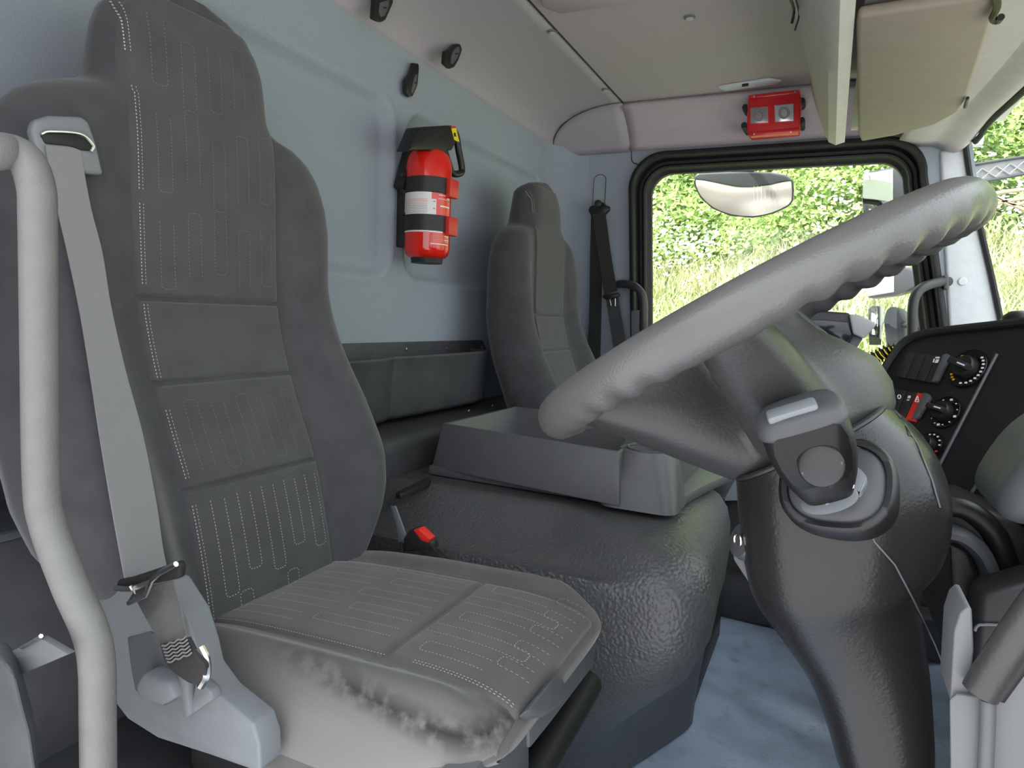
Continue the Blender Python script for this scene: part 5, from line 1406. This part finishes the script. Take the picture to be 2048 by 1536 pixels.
# ================================================================== OUTSIDE WORLD
gp = MB().box((2, 6, -1.27), (60, 60, 0.1)).build('ground', 'gravel', smooth=0)
struct(gp, 'pale gravel ground outside the cab')
YPROF = [(3.6, -1.22), (4.2, -0.6), (4.7, 0.1), (5.2, 0.7), (5.8, 1.15), (6.4, 1.45), (6.9, 1.72), (7.4, 2.2), (7.9, 3.0), (8.4, 4.1), (8.9, 5.2), (9.6, 6.4), (10.5, 6.9)]
ZB2 = [(y, z) for y, z in YPROF]
def bank_z(x, y):
    return sinterp(ZB2, y + 0.25 * math.sin(x * 0.7) + 0.15 * math.sin(x * 1.9 + 1)) + 0.08 * mnoise.noise(Vector((x, y, 0)) * 1.5)
rows = [[Vector((x, y, bank_z(x, y))) for x in np.linspace(-9, 12, 85)] for y in np.linspace(3.6, 10.5, 60)]
bank = MB().grid(rows).build('ground_bank', 'bank_soil', smooth=60)
struct(bank, 'grassy bank rising behind the passenger side of the truck')
def scatter(name, m, label, cat, verts, faces):
    me = bpy.data.meshes.new(name); me.from_pydata(verts, [], faces)
    me.materials.append(MAT[m])
    o = bpy.data.objects.new(name, me); COL.objects.link(o)
    return tag(o, label, cat, kind='stuff')
def leaves(n, ylo, yhi, size, off, clump, xr=(-6, 9)):
    V, Fc = [], []
    while len(Fc) < n:
        x = rng.uniform(*xr); y = rng.uniform(ylo, yhi)
        z = bank_z(x, y)
        cn = mnoise.noise(Vector((x * clump, y * clump, z * clump)))
        if cn < -0.25 and rng.random() < 0.7: continue
        o = off * (0.35 + 0.9 * (cn + 0.4)) * rng.random()
        p = np.array([x + rng.normal() * 0.05, y - o * 0.9, z + o * 0.5 + rng.normal() * 0.05])
        s = size * rng.uniform(0.6, 1.3)
        nrm = np.array([rng.normal() * 0.5, -0.7 + rng.normal() * 0.4, 0.6 + rng.normal() * 0.4]); nrm /= np.linalg.norm(nrm)
        u = np.cross(nrm, rng.normal(size=3)); u /= np.linalg.norm(u); w = np.cross(nrm, u)
        i = len(V)
        V += [tuple(p - u * s), tuple(p + w * s * 0.5 + nrm * s * 0.12 - u * s * 0.2), tuple(p + u * s), tuple(p - w * s * 0.5 + nrm * s * 0.12 - u * s * 0.2)]
        Fc.append((i, i + 1, i + 2, i + 3))
    return V, Fc
V, Fc = leaves(62000, 7.0, 9.3, 0.036, 0.60, 1.4, (-4, 7))
scatter('hedge_foliage', 'leaf', 'dense sunlit green hedge leaves covering the bank outside the windows', 'hedge', V, Fc)
V, Fc = leaves(20000, 6.75, 9.0, 0.032, 0.65, 2.1, (-4, 7))
scatter('bramble_foliage', 'leaf_pale', 'paler yellow-green leaves mixed through the hedge outside', 'foliage', V, Fc)
V, Fc = [], []
for k in range(45000):
    x = rng.uniform(-5, 8); y = rng.uniform(4.3, 6.9); z = bank_z(x, y)
    h = rng.uniform(0.08, 0.24); a = rng.uniform(0, 6.28); w = rng.uniform(0.004, 0.009)
    dx, dy = math.cos(a) * w, math.sin(a) * w; lx, ly = rng.normal() * 0.10, rng.normal() * 0.10
    i = len(V)
    V += [(x - dx, y - dy, z - 0.02), (x + dx, y + dy, z - 0.02), (x + lx * 0.4 + dx * 0.7, y + ly * 0.4 + dy * 0.7, z + h * 0.6), (x + lx * 0.4 - dx * 0.7, y + ly * 0.4 - dy * 0.7, z + h * 0.6), (x + lx, y + ly, z + h)]
    Fc += [(i, i + 1, i + 2, i + 3), (i + 3, i + 2, i + 4)]
scatter('tall_grass', 'grass_blade', 'pale dry tall grass on the lower bank outside', 'grass', V, Fc)
V, Fc = [], []
for k in range(5200):
    x = rng.uniform(-4.5, 7); y = 6.68 + rng.normal() * 0.34; z = bank_z(x, y)
    if mnoise.noise(Vector((x * 0.9, y * 0.9, 3))) < -0.15: continue
    h = rng.uniform(0.1, 0.45); c = np.array([x, y - 0.25 - 0.3 * rng.random(), z + h])
    r = rng.uniform(0.010, 0.024)
    nrm = np.array([rng.normal() * 0.4, -0.7, 0.7 + rng.normal() * 0.3]); nrm /= np.linalg.norm(nrm)
    u = np.cross(nrm, (0, 0, 1.0)); u /= np.linalg.norm(u); w = np.cross(nrm, u)
    i = len(V)
    V += [tuple(c + (u * math.cos(t) + w * math.sin(t)) * r * (1.0 if q % 2 == 0 else 0.62)) for q, t in enumerate(np.linspace(0, 2 * math.pi, 10, endpoint=False))]
    Fc.append(tuple(range(i, i + 10)))
scatter('wild_flowers', 'petal', 'white daisy-like wild flowers scattered over the bank', 'flowers', V, Fc)
tw = thing('bare_branch', (2.0, 5.6, 0.6), 'pale bare branches lying in the growth beyond the windscreen', 'branch')
for a in (((1985, 390), (2010, 402), (2060, 425)), ((1985, 388), (2020, 382), (2060, 378)), ((1990, 395), (2025, 410), (2062, 400)), ((1960, 425), (2000, 405), (2060, 395))):
    MB().tube([pY(p[0], p[1], 5.9) for p in a], 0.014, 6, per=3).build('twig', 'twig', tw)
